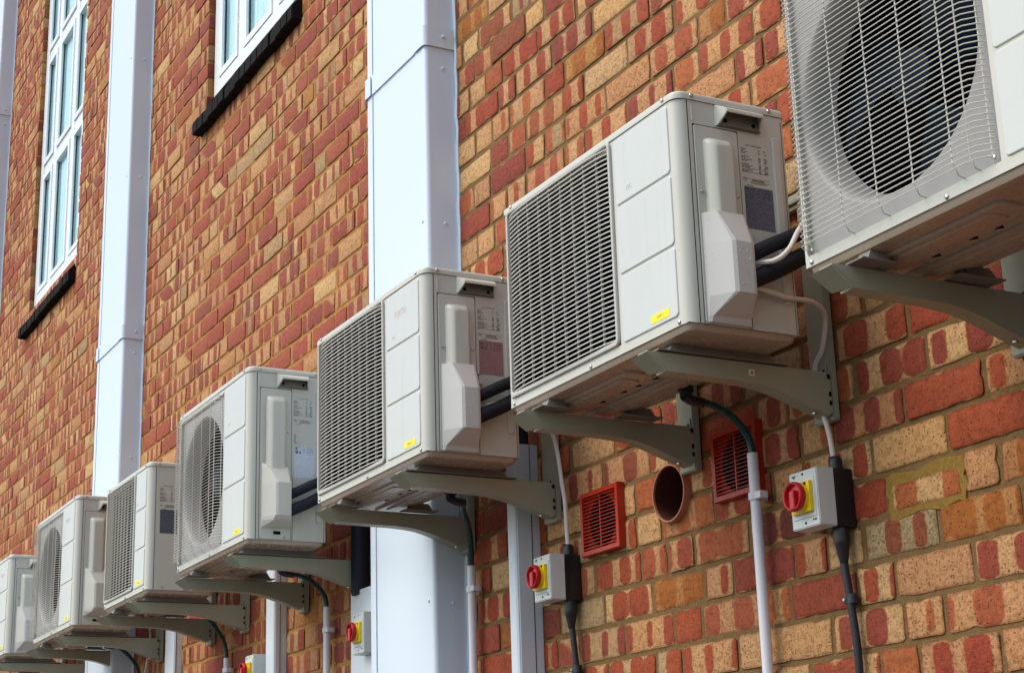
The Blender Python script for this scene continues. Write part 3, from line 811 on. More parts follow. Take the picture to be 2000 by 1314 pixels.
        loft(bm, [[(W + u, yy + (0.012 * max(0, u) / 0.03 if yy < 0.15 else -0.010 * max(0, u) / 0.03), hz + v) for u, v in hood] for yy in (y0, y0 + 0.003, y1 - 0.003, y1)])
        chk = [(-0.001, -0.001), (0.027, -0.016), (0.0305, -0.0235), (0.007, -0.048), (-0.001, -0.048)]
        for ya, yb_ in ((y0, y0 + 0.004), (y1 - 0.004, y1)):
            loft(bm, [[(W + u, yy + (0.012 * max(0, u) / 0.03 if yy < 0.15 else -0.010 * max(0, u) / 0.03), hz + v) for u, v in chk] for yy in (ya, yb_)])
        hd = obj('handle', bm, 'paint', t, 40)
        bm = B(); loft(bm, [[(W + 0.0005, yy, hz - 0.007), (W + 0.010, yy, hz - 0.0475), (W - 0.001, yy, hz - 0.0485)] for yy in (y0 + 0.004, y1 - 0.004)]); obj('grip_recess', bm, 'grip_shade', hd)
        for yy in (0.122, 0.196):
            bm = B(); lathe(bm, [(0.005, 0.0), (0.0045, 0.0025)], (W + 0.008, yy, hz - 0.036), 'x', 10); obj('screw_hole', bm, 'dark', hd)
        bm = B(); prism(bm, rrect(0.039, 0.0445, H - 0.068, H - 0.030, 0.0025, 3), W - 0.001, W + 0.0015, 'yz', 0.001, 2); obj('pressed_slot', bm, 'paint', t)
        bm = B(); prism(bm, rrect(0.247, 0.268, 0.065, H - 0.072, 0.006, 3), W - 0.001, W + 0.005, 'yz', 0.003, 3); obj('side_rib', bm, 'paint', t, 50)
        bm = B(); prism(bm, rrect(0.276, 0.2772, 0.0, zt - 0.01, 0.0005, 1), W - 0.002, W + 0.0006, 'yz'); prism(bm, rrect(0.1605, 0.1618, 0.0, 0.22, 0.0005, 1), W - 0.002, W + 0.0006, 'yz'); obj('side_seam', bm, 'seam', t)
        # tall bulge
        bt = H - 0.104
        bm = B()
        rg = []
        for f, ins in ((0.0, 0.0), (0.010, 0.002), (0.020, 0.008), (0.026, 0.014), (0.0285, 0.020)):
            pr = rrect(0.062 + ins, 0.134 - ins * 0.8, 0.19, bt - ins * 1.3, 0.012, 4)
            rg.append([(W + 0.0025 + f, y, z) for y, z in pr])
        loft(bm, rg, False); obj('pipe_bulge', bm, 'paint', t, 55)
        if kind == 'fan': screw(t, (W + 0.0028, 0.144, 0.378), 'side')
        else: screw(t, (W + 0.0028, 0.053, 0.294), 'side'); screw(t, (W + 0.0028, 0.145, 0.296), 'side')
        # valve cover
        def sec(z, p, l=0.047, rgt=0.158):
            f = p / 0.062
            return [(W + 0.002, l, z), (W + 0.004 + 0.006 * f, l + 0.002, z), (W + p * 0.93, 0.047 + 0.030 * f + 0.004, z), (W + p, 0.047 + 0.042 * f, z), (W + p, rgt - 0.030 * f, z), (W + p * 0.95, rgt - 0.022 * f, z), (W + 0.006 + 0.004 * f, rgt - 0.004, z), (W + 0.002, rgt, z)]
        bm = B()
        if kind == 'grille':
            loft(bm, [sec(0.003, 0.008, rgt=0.156), sec(0.016, 0.012, rgt=0.156), sec(0.057, 0.062), sec(0.169, 0.062), sec(0.2425, 0.031, rgt=0.148)])
        else:
            loft(bm, [sec(0.040, 0.006), sec(0.062, 0.050), sec(0.075, 0.062), sec(0.187, 0.062), sec(0.246, 0.028, rgt=0.146), sec(0.262, 0.006, rgt=0.146)])
        es = [e_ for e_ in bm.edges if not e_.is_boundary]
        bmesh.ops.bevel(bm, geom=es, offset=0.011, segments=4, affect='EDGES', clamp_overlap=True)
        vc = obj('valve_cover', bm, 'cover_paint' if kind == 'grille' else 'paint', t, 60)
        if kind == 'grille':
            bm = B(); box(bm, W + 0.002, W + 0.010, 0.158, 0.172, 0.196, 0.214, 0.002, 2); obj('clip_lug', bm, 'cover_paint', vc)
            screw(t, (W + 0.001, 0.163, 0.228), 'side')
        else:
            bm = B(); box(bm, W + 0.002, W + 0.0034, 0.092, 0.118, 0.018, 0.029); obj('cable_hole', bm, 'dark', t); screw(t, (W + 0.0028, 0.134, 0.011), 'side')
    else:
        bm = B(); prism(bm, rrect(0.1545, 0.1558, 0.0, zt, 0.0005, 1), W - 0.002, W + 0.0006, 'yz'); obj('side_seam', bm, 'seam', t)
        screw(t, (W, 0.066, 0.012), 'side')
    # printed specification: only AIR CONDITIONER and CE can be read, the rest is fine print
    ly0, ly1 = (0.163, 0.237) if kind != 'small' else (0.046, 0.120)
    lt = {'grille': 0.420, 'fan': 0.501, 'small': 0.420}[kind]
    bm = B(); rr = random.Random(3)
    def bar(a, b, z, h=0.0016): box(bm, W + 0.0001, W + 0.0005, a, b, z, z + h)
    z = lt - 0.008
    for i, (n_, gap) in enumerate(((4, 0.0036), (4, 0.0036), (3, 0.0036), (2, 0.0036))):
        for q in range(n_):
            yy = ly0 + 0.001; L = rr.uniform(0.010, 0.032)
            while yy < ly0 + L: wd = rr.uniform(0.002, 0.006); bar(yy, yy + wd, z); yy += wd + 0.0012
            if q % 2 == 0 or i > 0:
                yy = ly0 + 0.046; bar(yy, yy + 0.006, z); yy = ly0 + rr.uniform(0.058, 0.062); bar(yy, yy + rr.uniform(0.006, 0.010), z)
            z -= gap
        z -= 0.003
    for zz in (lt - 0.052, lt - 0.0615, lt - 0.076):
        box(bm, W + 0.0001, W + 0.0005, ly0, ly1 - 0.003, zz, zz + 0.0006)
    for yy in (ly0 + 0.018, ly1 - 0.012): box(bm, W + 0.0001, W + 0.0005, yy, yy + 0.0006, lt - 0.0615, lt - 0.052)
    box(bm, W + 0.0001, W + 0.0005, ly0 + 0.020, ly1 - 0.003, lt - 0.083, lt - 0.0824)
    bar(ly0 + 0.026, ly1 - 0.016, lt - 0.0805, 0.0024); bar(ly0 + 0.022, ly1 - 0.012, lt - 0.0865, 0.0014); bar(ly0 + 0.010, ly0 + 0.028, lt - 0.0925, 0.0014)
    if kind == 'fan':
        for q in ((0.167, 0.168, 0.340, 0.372), (0.171, 0.172, 0.340, 0.372), (0.167, 0.172, 0.340, 0.341), (0.167, 0.172, 0.371, 0.372), (0.172, 0.184, 0.343, 0.344), (0.172, 0.184, 0.365, 0.366)):
            box(bm, W + 0.0001, W + 0.0005, *q)
    obj('spec_print', bm, 'ink', t)
    text_obj('label_text', 'AIR CONDITIONER', 0.0048, 'ink', t, (W + 0.0003, ly0 + 0.014, lt), 'side', 0.0001)
    text_obj('label_text', 'CE', 0.0085, 'ink', t, (W + 0.0003, ly0 + 0.002, lt - 0.083), 'side', 0.0001)
    # film with the wiring diagram
    fz = {'grille': (0.228, 0.325), 'fan': (0.219, 0.331), 'small': (0.228, 0.325)}[kind]
    bm = B(); prism(bm, rrect(ly0 + 0.003, ly1 + 0.004, fz[0], fz[1], 0.001, 1), W - 0.001, W + 0.0006, 'yz')
    fl = obj('diagram_film', bm, 'film_blue_reflection', t)
    bm = B(); w0 = ly0 + 0.006
    def fr_(a, b, c, d, th=0.0006):
        for q in ((a, b, c, c + th), (a, b, d - th, d), (a, a + th, c, d), (b - th, b, c, d)): box(bm, W + 0.0007, W + 0.0010, *q)
    zt_ = fz[1]
    fr_(w0, w0 + 0.024, zt_ - 0.015, zt_ - 0.003); fr_(w0 + 0.045, w0 + 0.066, zt_ - 0.010, zt_ - 0.003); fr_(w0 + 0.045, w0 + 0.066, zt_ - 0.018, zt_ - 0.011); fr_(w0 + 0.045, w0 + 0.066, zt_ - 0.026, zt_ - 0.019)
    box(bm, W + 0.0007, W + 0.0010, w0 + 0.002, w0 + 0.012, zt_ - 0.025, zt_ - 0.017); box(bm, W + 0.0007, W + 0.0010, w0 + 0.003, w0 + 0.009, zt_ - 0.012, zt_ - 0.005); box(bm, W + 0.0007, W + 0.0010, w0 + 0.016, w0 + 0.022, zt_ - 0.025, zt_ - 0.019)
    fr_(w0 + 0.032, w0 + 0.036, zt_ - 0.020, zt_ - 0.006)
    obj('film_diagram', bm, 'ink', fl)
    return t

def finish_unit(t, kind, label, loc, fmat, num, faded=None):
    t.location = loc; tag(t, label, 'air conditioner', 'outdoor air conditioning units along the wall')
    W = 0.64 if kind == 'small' else 0.791
    for c in t.children:
        if c.name.startswith('diagram_film'):
            c.data = c.data.copy(); c.data.materials.clear(); c.data.materials.append(MAT[fmat])
    sx = W - 0.135
    bm = B(); prism(bm, rrect(sx, sx + 0.072, 0.030, 0.048, 0.001, 1), -0.0030, -0.0038, 'xz')
    st = obj('number_sticker', bm, 'sticker', t)
    text_obj('number_text', 'UNIT %d' % num, 0.0085, 'ink', st, (sx + 0.036, -0.0039, 0.0365), 'front', 0.0001, align='CENTER')
    if faded == 'DC':
        text_obj('faded_mark', 'DC', 0.016, 'palink', t, ((0.585 if kind != 'small' else 0.48), -0.0034, (0.362 if kind != 'fan' else 0.432)), 'front', 0.0001)
    elif faded:
        text_obj('faded_mark', 'DC', 0.012, 'palink', t, (0.585, -0.0034, (0.362 if kind != 'fan' else 0.432)), 'front', 0.0001)
        text_obj('faded_logo', faded, 0.026, 'pinkink', t, (0.60, -0.0034, (0.42 if kind != 'fan' else 0.50)), 'front', 0.0001, 0.9)
    return t

def drops(t, W, n, seed):
    rr = random.Random(seed); bm = B()
    vc = next(c for c in t.children if c.name.startswith('valve_cover'))
    for _ in range(n):
        r = rr.uniform(0.0010, 0.0024); yy, zz = rr.uniform(0.088, 0.126), rr.uniform(0.06, 0.17)
        if rr.random() < 0.4: yy = rr.uniform(0.062, 0.084); xx = W + 0.062 * (yy - 0.049) / 0.038
        else: xx = W + 0.062
        res = bmesh.ops.create_icosphere(bm, subdivisions=2, radius=r)
        for v in res['verts']: v.co = Vector((xx + v.co.x * 0.6, yy + v.co.y, zz + v.co.z * rr.uniform(1.0, 1.25)))
    o = obj('water_drops', bm, 'water', vc, None); o['kind'] = 'stuff'

fan0 = make_unit('fan'); gr0 = make_unit('grille'); sm0 = make_unit('small')
UN = [(1.145, 0.020, -0.005), (-0.016, 0.0077, 0.0), (-1.266, -0.0025, -0.0036), (-2.673, -0.0098, -0.0057), (-3.755, 0.002, -0.0026), (-5.098, 0.005, 0.003), (-6.456, -0.009, 0.0216)]
pos = [(x, y, BZ + z) for x, y, z in UN]
f1 = dup_tree(fan0); f2 = dup_tree(fan0); g1 = dup_tree(gr0); g2 = dup_tree(gr0)
u1 = finish_unit(fan0, 'fan', 'nearest unit, cut off by the right edge, black fan behind a wire guard', pos[0], 'film_white_reflection', 7, None)
u2 = finish_unit(gr0, 'grille', 'big louvred unit right of centre with the blue film on its side', pos[1], 'film_blue_reflection', 1, 'DC')
u3 = finish_unit(g1, 'grille', 'louvred unit with the pinkish film on its side, in front of the wide casing', pos[2], 'film_pink_reflection', 2, 'FUJITSU')
u4 = finish_unit(f1, 'fan', 'wire guarded fan unit with the pale blue film on its side', pos[3], 'film_white_reflection', 3, 'DC')
u5 = finish_unit(sm0, 'small', 'smallest louvred unit, flat side with a navy film and no valve cover', pos[4], 'film_navy_reflection', 4, 'DC')
u6 = finish_unit(f2, 'fan', 'distant wire guarded fan unit second from the left edge', pos[5], 'film_white_reflection', 5, 'FUJITSU')
u7 = finish_unit(g2, 'grille', 'farthest unit, cut off by the left edge, with a faded pink logo', pos[6], 'film_blue_reflection', 6, 'FUJITSU')
drops(u2, 0.791, 26, 1); drops(u3, 0.791, 18, 2)

# ------------------------------------------------------------------ brackets
def make_bracket(xr, xl):
    t = link(bpy.data.objects.new('wall_bracket', None)); t.empty_display_size = 0.05
    for X in (xr, xl):
        # arm: side web with a curved lower edge, lower flange and folded nose
        top = [(-0.030, -0.040), (0.446, -0.040)]
        low = [(0.446, -0.131), (0.438, -0.134), (0.393, -0.121), (0.348, -0.106), (0.310, -0.094), (0.275, -0.0855), (0.24, -0.081), (0.19, -0.078), (0.10, -0.077), (0.014, -0.076)]
        bm = B(); th = 0.003
        prof = top + low
        prism(bm, prof, X - th, X, 'yz')
        # lower flange follows the curve, folded towards -x
        lw = [(y, z) for y, z in low[1:]]
        rg = [[(X, y, z), (X - 0.040, y, z - 0.0005), (X - 0.040, y, z - 0.0035), (X, y, z - 0.0035)] for y, z in lw]
        loft(bm, rg)
        # nose: slanted plate closing the tip, and top flange
        loft(bm, [[(X - 0.0005, -0.030, -0.041), (X - 0.0005, 0.014, -0.0765), (X - 0.040, 0.000, -0.0765), (X - 0.040, -0.044, -0.050)], [(X - 0.0005, -0.034, -0.042), (X - 0.0005, 0.010, -0.080), (X - 0.043, -0.004, -0.080), (X - 0.043, -0.048, -0.051)]])
        box(bm, X - 0.040, X - th, -0.030, 0.440, -0.0405, -0.0380)
        box(bm, X - 0.040, X - 0.0372, -0.03, 0.440, -0.055, -0.0405)
        a = obj('arm', bm, 'bracket', t, 30)
        for k, zz in enumerate((-0.048, -0.088, -0.108)):
            bm = B(); box(bm, X - 0.0012, X + 0.0016, 0.4385 - (0.0 if k else 0.002), 0.4445, zz - 0.006, zz + 0.004); obj('hook_slot', bm, 'dark', a)
        bm = B(); lathe(bm, [(0.006, 0.0), (0.006, -0.003), (0.002, -0.005)], (X - 0.02, 0.41, -0.130), 'z', 10); obj('bolt', bm, 'steel', a)
        # wall channel
        bm = B(); cx0, cx1 = X - 0.073, X - 0.002
        pr = [(cx0, WY - 0.002), (cx0, 0.4475), (cx1, 0.4475), (cx1, WY - 0.002)]
        loft(bm, [[(x, y, -0.1465) for x, y in pr], [(x, y, 0.375) for x, y in pr]])
        bmesh.ops.bevel(bm, geom=bm.edges[:], offset=0.003, segments=2, affect='EDGES')
        ch = obj('wall_channel', bm, 'bracket', t, 40)
        bm = B(); box(bm, X - 0.028, X - 0.010, 0.4435, 0.4472, -0.038, -0.014, 0.002, 2); obj('hook', bm, 'bracket', ch)
        bm = B(); box(bm, X - 0.022, X - 0.014, 0.4428, 0.4436, -0.034, -0.029); obj('hook_eye', bm, 'dark', ch)
    bm = B(); box(bm, xl - 0.09, xr + 0.01, 0.452, WY - 0.003, 0.377, 0.415, 0.003, 2); box(bm, xl - 0.09, xr + 0.01, 0.446, 0.452, 0.390, 0.402, 0.002, 2)
    rail = obj('rail', bm, 'bracket', t, 40)
    for q in (xl - 0.03, xr - 0.02):
        bm = B(); lathe(bm, [(0.006, 0.0), (0.006, -0.003), (0.002, -0.005)], (q, 0.446, 0.396), 'y', 10); obj('bolt', bm, 'steel', rail)
    return t
br0 = make_bracket(0.690, 0.146)
brs = make_bracket(0.560, 0.115)
names = ['nearest bracket at the right edge, under the unit with the black fan', 'grey green bracket under the big unit with the blue side film, sticker on its arm', 'grey green bracket under the unit with the pinkish side film',
         'grey green bracket under the fan unit with the pale blue film', 'grey green bracket under the smallest louvred unit', 'small looking bracket under the distant fan unit second from left', 'farthest bracket, in the bottom left corner under the cut off unit']
for i in range(7):
    b = brs if i == 4 else (br0 if i == 0 else dup_tree(br0))
    b.location = (UN[i][0], 0.0, BZ + UN[i][2]); tag(b, names[i], 'bracket', 'wall brackets holding the outdoor units')
    if i == 1:
        bm = B(); prism(bm, rrect(0.225, 0.240, -0.068, -0.054, 0.001, 1), 0.690, 0.6906, 'yz'); s_ = obj('sticker', bm, 'cable_white', b)
        bm = B(); prism(bm, [(0.229, -0.065), (0.234, -0.064), (0.238, -0.060), (0.234, -0.060), (0.236, -0.056), (0.232, -0.059), (0.229, -0.058), (0.231, -0.061)], 0.6906, 0.691, 'yz'); obj('sticker_mark', bm, 'red', s_)

# ------------------------------------------------------------------ pipes, hoses, cables
def single(name, pts, r, m, label, cat, group, n=12, smooth=True, per=8):
    bm = B(); tube(bm, pts, r, n, smooth, per); o = obj(name, bm, m, None, 60); return tag(o, label, cat, group)
GI = 'black insulated pipes running from the units to the wall'
def insul(i, la, lb):
    x, y, z = pos[i]; X = x + 0.83
    single('insulated_pipe', [(X - 0.02, y + 0.125, z + 0.145), (X, y + 0.150, z + 0.156), (X + 0.004, y + 0.205, z + 0.184), (X, y + 0.262, z + 0.212), (X - 0.01, y + 0.34, z + 0.262), (X - 0.02, y + 0.415, z + 0.36), (X - 0.02, y + 0.430, z + 0.46)], 0.0165, 'foam', la, 'pipe', GI)
    single('insulated_pipe', [(X - 0.02, y + 0.125, z + 0.085), (X, y + 0.150, z + 0.100), (X + 0.004, y + 0.205, z + 0.126), (X, y + 0.262, z + 0.158), (X - 0.01, y + 0.34, z + 0.205), (X + 0.03, y + 0.405, z + 0.30), (X + 0.03, y + 0.422, z + 0.46)], 0.0195, 'foam', lb, 'pipe', GI)
insul(1, 'upper black insulated pipe leaving the unit with the blue side film', 'lower and thicker black insulated pipe leaving the unit with the blue side film')
insul(2, 'upper black insulated pipe leaving the unit with the pinkish film', 'lower black insulated pipe leaving the unit with the pinkish film')
insul(3, 'upper black insulated pipe leaving the fan unit with the pale blue film', 'lower black insulated pipe leaving the fan unit with the pale blue film')
single('insulated_pipe', [(-1.955, 0.432, 3.05), (-1.957, 0.432, 2.75), (-1.955, 0.434, 2.43)], 0.032, 'foam', 'upright black pipe going down into the short trunking beside the wide casing', 'pipe', GI)
single('insulated_pipe', [(-0.742, 0.432, 3.0), (-0.742, 0.432, 2.69)], 0.022, 'foam', 'black pipe end going down into the slim trunking beside the middle isolator', 'pipe', GI)

GC = 'white cables from the units'
single('white_cable', [(0.780, 0.150, 2.690), (0.801, 0.17, 2.685), (0.786, 0.26, 2.678), (0.752, 0.35, 2.690), (0.712, 0.415, 2.678), (0.673, 0.432, 2.615), (0.640, 0.434, 2.581), (0.640, 0.434, 2.52), (0.648, 0.436, 2.480), (0.662, 0.440, 2.419), (0.664, 0.445, 2.352)], 0.0058, 'cable_white', 'looping white cable into the top of the right hand isolator', 'cable', GC)
single('white_cable', [(0.795, 0.150, 2.738), (0.812, 0.165, 2.736), (0.850, 0.185, 2.733), (0.866, 0.21, 2.756), (0.856, 0.25, 2.810), (0.84, 0.33, 2.90), (0.84, 0.42, 3.0)], 0.0058, 'cable_white', 'white cable curving up between the two black pipes of the blue film unit', 'cable', GC)
single('white_cable', [(-0.45, 0.20, 2.72), (-0.470, 0.34, 2.735), (-0.505, 0.40, 2.690), (-0.525, 0.428, 2.640), (-0.515, 0.434, 2.549), (-0.504, 0.436, 2.481), (-0.510, 0.442, 2.40), (-0.5115, 0.445, 2.352)], 0.0062, 'cable_white', 'white cable dropping straight into the top of the middle isolator', 'cable', GC)
single('white_cable', [(-1.88, 0.15, 2.725), (-1.85, 0.19, 2.735), (-1.86, 0.26, 2.76), (-1.88, 0.36, 2.86)], 0.0062, 'cable_white', 'short white cable between the black pipes of the pale blue film unit', 'cable', GC)
single('white_cable', [(-0.462, 0.155, 2.726), (-0.440, 0.175, 2.730), (-0.446, 0.22, 2.745), (-0.46, 0.27, 2.78), (-0.46, 0.36, 2.87)], 0.0062, 'cable_white', 'short white cable between the black pipes of the pinkish film unit', 'cable', GC)
single('white_cable', [(-4.36, 0.20, 2.70), (-4.40, 0.33, 2.72), (-4.52, 0.430, 2.62), (-4.58, 0.44, 2.48), (-4.66, 0.445, 2.38), (-4.70, 0.45, 2.30)], 0.0062, 'cable_white', 'thin white cable behind the bracket of the distant fan unit', 'cable', GC)

def drain(i, px, ztop, lab_h, lab_p, clipz):
    x, y, z = pos[i]; dx = x + (0.392 if i != 4 else 0.35); zz = z - 0.022
    t = thing('drain_hose', lab_h, 'hose', (dx, 0.262, zz), 'green drain hoses')
    bm = B(); lathe(bm, [(0.019, 0.006), (0.019, -0.006), (0.0145, -0.008), (0.0145, -0.020)], (0, 0, 0), 'z', 16); tube(bm, [(0, -0.004, -0.016), (0, 0.012, -0.024), (0.0, 0.030, -0.0265), (0.0, 0.046, -0.028)], 0.0125, 12)
    obj('elbow', bm, 'blackplastic', t)
    bm = B(); ex, ey = px - dx, 0.440 - 0.262
    tube(bm, [(0, 0.036, -0.027), (ex * 0.28, ey * 0.42, -0.031 - 0.06 * abs(ex)), (ex * 0.62, ey * 0.72, 0.40 * (ztop - zz)), (ex * 0.90, ey * 0.94, 0.70 * (ztop - zz)), (ex, ey, ztop - zz - 0.005), (ex, ey, ztop - zz - 0.03)], 0.0088, 12)
    obj('tube', bm, 'hose', t)
    if not lab_p: return
    p = thing('drain_pipe', lab_p, 'pipe', (px, 0.440, 0), 'white drain pipes')
    bm = B(); lathe(bm, [(0.0095, ztop - 0.003), (0.0118, ztop), (0.0128, ztop - 0.002), (0.0128, 0.02)], (0, 0, 0), 'z', 20, False); obj('pipe', bm, 'pipe_white', p)
    bm = B()
    lathe(bm, [(0.0135, -0.0095), (0.0165, -0.0090), (0.0170, 0.0), (0.0165, 0.0090), (0.0135, 0.0095)], (0, 0, clipz), 'z', 20, False)
    box(bm, 0.008, 0.034, -0.012, 0.012, clipz - 0.009, clipz + 0.009, 0.003, 2); box(bm, -0.008, 0.008, 0.012, 0.029, clipz - 0.009, clipz + 0.009)
    obj('pipe_clip', bm, 'pipe_white', p)
drain(1, 0.375, 2.441, 'green hose curving from under the blue film unit past the red vent', 'white drain pipe passing the right hand red vent', 2.338)
drain(2, -1.102, 2.402, 'green hose from under the unit with the pinkish film', 'white drain pipe just right of the wide casing', 2.330)
drain(3, -2.282, 2.432, 'green hose from under the fan unit with the pale blue film', 'white drain pipe left of the black pipe and short trunking', 2.347)
drain(4, -3.405, 2.366, 'green hose from under the smallest louvred unit', 'white drain pipe left of the isolator at the bottom edge', 2.315)
drain(5, -4.71, 2.40, 'green hose from under the distant fan unit second from left', None, 2.30)

# ------------------------------------------------------------------ isolator switches
def make_isolator(x0, x1, z0, z1, yf, yb, gland, label, mark=True):
    xc, zc_ = (x0 + x1) / 2, (z0 + z1) / 2
    t = thing('isolator_switch', label, 'isolator', (xc, yb, zc_), 'red and yellow isolator switches')
    w, h, d = (x1 - x0) / 2, (z1 - z0) / 2, yf - yb
    dm = d * 0.52
    if gland:
        bm = B(); box(bm, -w, w, dm + 0.0006, 0, -h, h, 0.003, 2); obj('back_box', bm, 'blackplastic', t)
    bm = B()
    fr = [(-w, -h), (w, -h), (w, h), (-w, h)]
    dmm = dm if gland else 0.0
    def ring(ins, y): return [(x, y, z) for x, z in ((-w + ins, -h + ins), (w - ins, -h + ins), (w - ins, h - ins), (-w + ins, h - ins))]
    loft(bm, [ring(0, dmm), ring(0.001, d + 0.004), ring(0.0015, d)])
    bmesh.ops.bevel(bm, geom=[e_ for e_ in bm.edges], offset=0.0022, segments=2, affect='EDGES')
    lid = obj('cover', bm, 'isogrey', t, 40)
    bm = B(); box(bm, -w * 0.78, w * 0.80, d - 0.002, d + 0.001, -h * 0.66, h * 0.72, 0.001, 1); obj('raised_field', bm, 'isogrey', lid)
    for zz in (h * 0.86, -h * 0.82):
        bm = B(); lathe(bm, [(0.0032, 0.001), (0.0030, -0.0006)], (0.0, d, zz), 'y', 10); obj('screw_hole', bm, 'dark', lid)
    kz = 0.003
    bm = B(); box(bm, -0.034, 0.034, d - 0.012, d - 0.001, kz - 0.035, kz + 0.033, 0.003, 2); yp = obj('yellow_plate', bm, 'yellow', t, 40)
    bm = B(); lathe(bm, [(0.0325, -0.011), (0.0325, -0.019), (0.030, -0.0205)], (0, d, kz), 'y', 32); obj('yellow_collar', bm, 'yellow', yp)
    bm = B(); box(bm, 0.015, 0.024, d - 0.0126, d - 0.011, kz + 0.022, kz + 0.030); obj('padlock_slot', bm, 'dark', yp)
    bm = B()
    lathe(bm, [(0.0325, -0.0205), (0.0330, -0.025), (0.0325, -0.0315), (0.0300, -0.034), (0.0275, -0.0335), (0.0255, -0.030), (0.0245, -0.0245)], (0, d, kz), 'y', 32, True)
    box(bm, -0.0085, 0.0085, d - 0.0360, d - 0.0235, kz - 0.030, kz + 0.014, 0.004, 3)
    obj('red_knob', bm, 'red', t, 45)
    # maker's mark: small black wedge, with a tiny line of print
    if mark:
        mk = B(); mx, mz = -w * 0.62, h * 0.80
        prism(mk, [(mx - 0.008, mz + 0.005), (mx + 0.008, mz + 0.005), (mx + 0.004, mz + 0.001), (mx + 0.0015, mz - 0.001), (mx, mz - 0.004), (mx - 0.0015, mz - 0.001), (mx - 0.004, mz + 0.001)], d, d - 0.0005, 'xz')
        box(mk, mx - 0.006, mx + 0.006, d - 0.0005, d, mz - 0.0075, mz - 0.006)
        for q in range(3): box(mk, w * 0.50 + q * 0.005, w * 0.50 + q * 0.005 + 0.0035, d - 0.0005, d, -h * 0.80, -h * 0.80 + 0.005)
        obj('maker_mark', mk, 'ink', lid)
    if gland:
        bm = B(); gx, gy = w * 0.52, -0.024
        lathe(bm, [(0.0165, h - 0.002), (0.0165, h + 0.008), (0.015, h + 0.009), (0.0155, h + 0.024), (0.011, h + 0.030), (0.006, h + 0.031)], (gx, gy, 0), 'z', 12); obj('cable_gland', bm, 'blackplastic', t, 40)
        bm = B(); lathe(bm, [(0.0185, -h + 0.002), (0.0185, -h - 0.028), (0.0165, -h - 0.036), (0.0105, -h - 0.068), (0.0090, -h - 0.075)], (gx, gy, 0), 'z', 16); obj('gland_shroud', bm, 'blackplastic', t, 60)
    return t
i1 = make_isolator(0.592, 0.692, 2.213, 2.341, 0.372, WY - 0.001, True, 'isolator switch on the right, under the looping white cable and near the mustard mortar')
i2 = make_isolator(-0.585, -0.488, 2.215, 2.341, 0.372, WY - 0.001, True, 'isolator switch between the slim trunking and the left red vent')
i3 = make_isolator(-1.885, -1.788, 2.212, 2.352, 0.375, 0.419, False, 'isolator switch on the short trunking, half hidden by the wide casing')
i4 = make_isolator(-2.985, -2.885, 2.195, 2.327, 0.375, WY - 0.001, False, 'isolator switch at the bottom edge, left of the slim trunking under the fan unit')

def blackcable(x, ztop, label, clipz):
    t = thing('black_cable', label, 'cable', (x, 0.446, 0), 'black cables under the isolators')
    bm = B(); tube(bm, [(-0.002, 0.0, ztop), (0.006, 0.004, ztop - 0.10), (0.010, 0.008, ztop - 0.2), (0.006, 0.010, ztop - 0.35), (0.012, 0.010, ztop - 0.8), (0.010, 0.010, 0.6), (0.01, 0.01, 0.02)], 0.0088, 12); obj('sheath', bm, 'black', t)
    bm = B(); lathe(bm, [(0.0105, -0.011), (0.0120, -0.010), (0.0120, 0.010), (0.0105, 0.011)], (0.009, 0.007, clipz), 'z', 14, False); box(bm, -0.013, 0.004, -0.002, 0.022, clipz - 0.009, clipz + 0.009, 0.003, 2)
    c_ = obj('cable_clip', bm, 'blackplastic', t)
    bm = B(); lathe(bm, [(0.0035, 0.0), (0.003, -0.002)], (-0.008, -0.002, clipz), 'y', 10); obj('screw', bm, 'steel', c_)
blackcable(0.667, 2.15, 'thick black cable running down from the right hand isolator', 2.06)
blackcable(-0.510, 2.15, 'black cable running down from the middle isolator beside the trunking', 2.03)

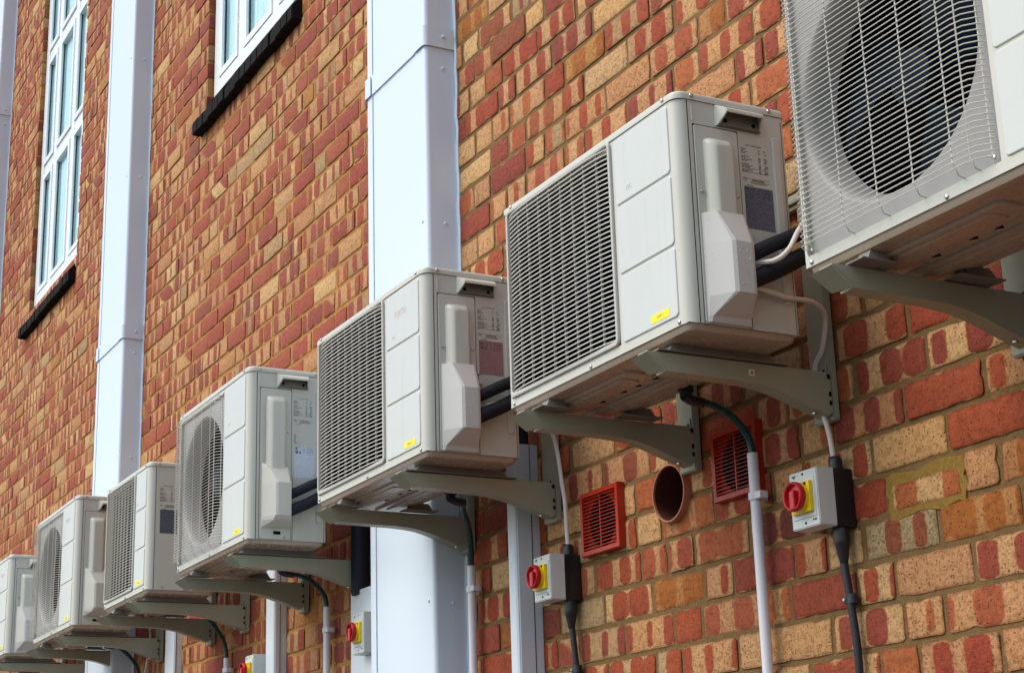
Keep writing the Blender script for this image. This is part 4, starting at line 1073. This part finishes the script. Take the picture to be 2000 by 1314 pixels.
# ------------------------------------------------------------------ red vents and pipe stub
def vent(x0, x1, z0, z1, label):
    t = thing('wall_vent', label, 'vent', ((x0 + x1) / 2, WY, (z0 + z1) / 2), 'square red wall vents')
    w, h = (x1 - x0) / 2, (z1 - z0) / 2; d = -0.022
    bm = B(); fw_ = 0.013
    o_ = [(-w, -h), (w, -h), (w, h), (-w, h)]; i_ = [(-w + fw_, -h + fw_), (w - fw_, -h + fw_), (w - fw_, h - fw_), (-w + fw_, h - fw_)]
    loft(bm, [[(x, 0.006, z) for x, z in o_], [(x, d + 0.003, z) for x, z in o_], [(x * 0.985, d, z * 0.985) for x, z in o_], [(x, d, z) for x, z in i_], [(x, d + 0.012, z) for x, z in i_]], False, False)
    fr = obj('frame', bm, 'ventred', t, 30)
    # back plate with the round hole
    bm = B(); n = 48; R_ = min(w, h) - 0.019
    sq = []
    for j in range(n):
        a = 2 * pi * j / n; ca, sa = cos(a), sin(a); tt = min((w - fw_) / max(abs(ca), 1e-6), (h - fw_) / max(abs(sa), 1e-6)); sq.append((ca * tt, d + 0.012, sa * tt))
    for q in ((-1, -1), (1, -1), (1, 1), (-1, 1)):
        p_ = (q[0] * (w - fw_), q[1] * (h - fw_)); j = min(range(n), key=lambda k: (sq[k][0] - p_[0]) ** 2 + (sq[k][2] - p_[1]) ** 2); sq[j] = (p_[0], d + 0.012, p_[1])
    loft(bm, [sq, [(R_ * cos(2 * pi * j / n), d + 0.012, R_ * 1.06 * sin(2 * pi * j / n)) for j in range(n)], [(R_ * cos(2 * pi * j / n), -0.0045, R_ * 1.06 * sin(2 * pi * j / n)) for j in range(n)]], False, False)
    obj('back_plate', bm, 'ventred', t, 30)
    bm = B(); box(bm, -w + 0.004, w - 0.004, -0.0055, -0.0045, -h + 0.004, h - 0.004); obj('void_shade_sheet', bm, 'dark', t)  # black sheet just proud of the bricks, painting the dark depth of the hole
    bm = B(); ns = 15
    for k in range(ns):
        z = -h + fw_ + 0.006 + (2 * h - 2 * fw_ - 0.012) * k / (ns - 1)
        loft(bm, [[(x, d + 0.0015, z - 0.0007), (x, d + 0.0015, z + 0.0006), (x, d + 0.0065, z + 0.0036), (x, d + 0.0065, z + 0.0024)] for x in (-w + fw_ - 0.001, w - fw_ + 0.001)])
    box(bm, -0.0022, 0.0022, d + 0.0035, d + 0.010, -h + fw_, h - fw_)
    obj('slats', bm, 'ventred', t, 30)
    return t
vent(-0.446, -0.247, 2.324, 2.498, 'square red louvred vent on the left, next to the middle isolator')
vent(0.195, 0.380, 2.355, 2.525, 'darker looking square red vent partly behind the white drain pipe')
t = thing('pipe_stub', 'open terracotta coloured pipe end sticking out between the two red vents', 'pipe', (-0.008, WY, 2.420), None)
bm = B(); lathe(bm, [(0.0738, 0.02), (0.0740, -0.016), (0.0732, -0.019), (0.0700, -0.019), (0.0694, -0.017), (0.0692, -0.012)], (0, 0, 0), 'y', 48, False); obj('rim', bm, 'terracotta', t, 50)
bm = B(); lathe(bm, [(0.0691, -0.013), (0.0688, 0.30), (0.001, 0.301)], (0, 0, 0), 'y', 48, False); obj('lining', bm, 'dark_lining', t, 60)
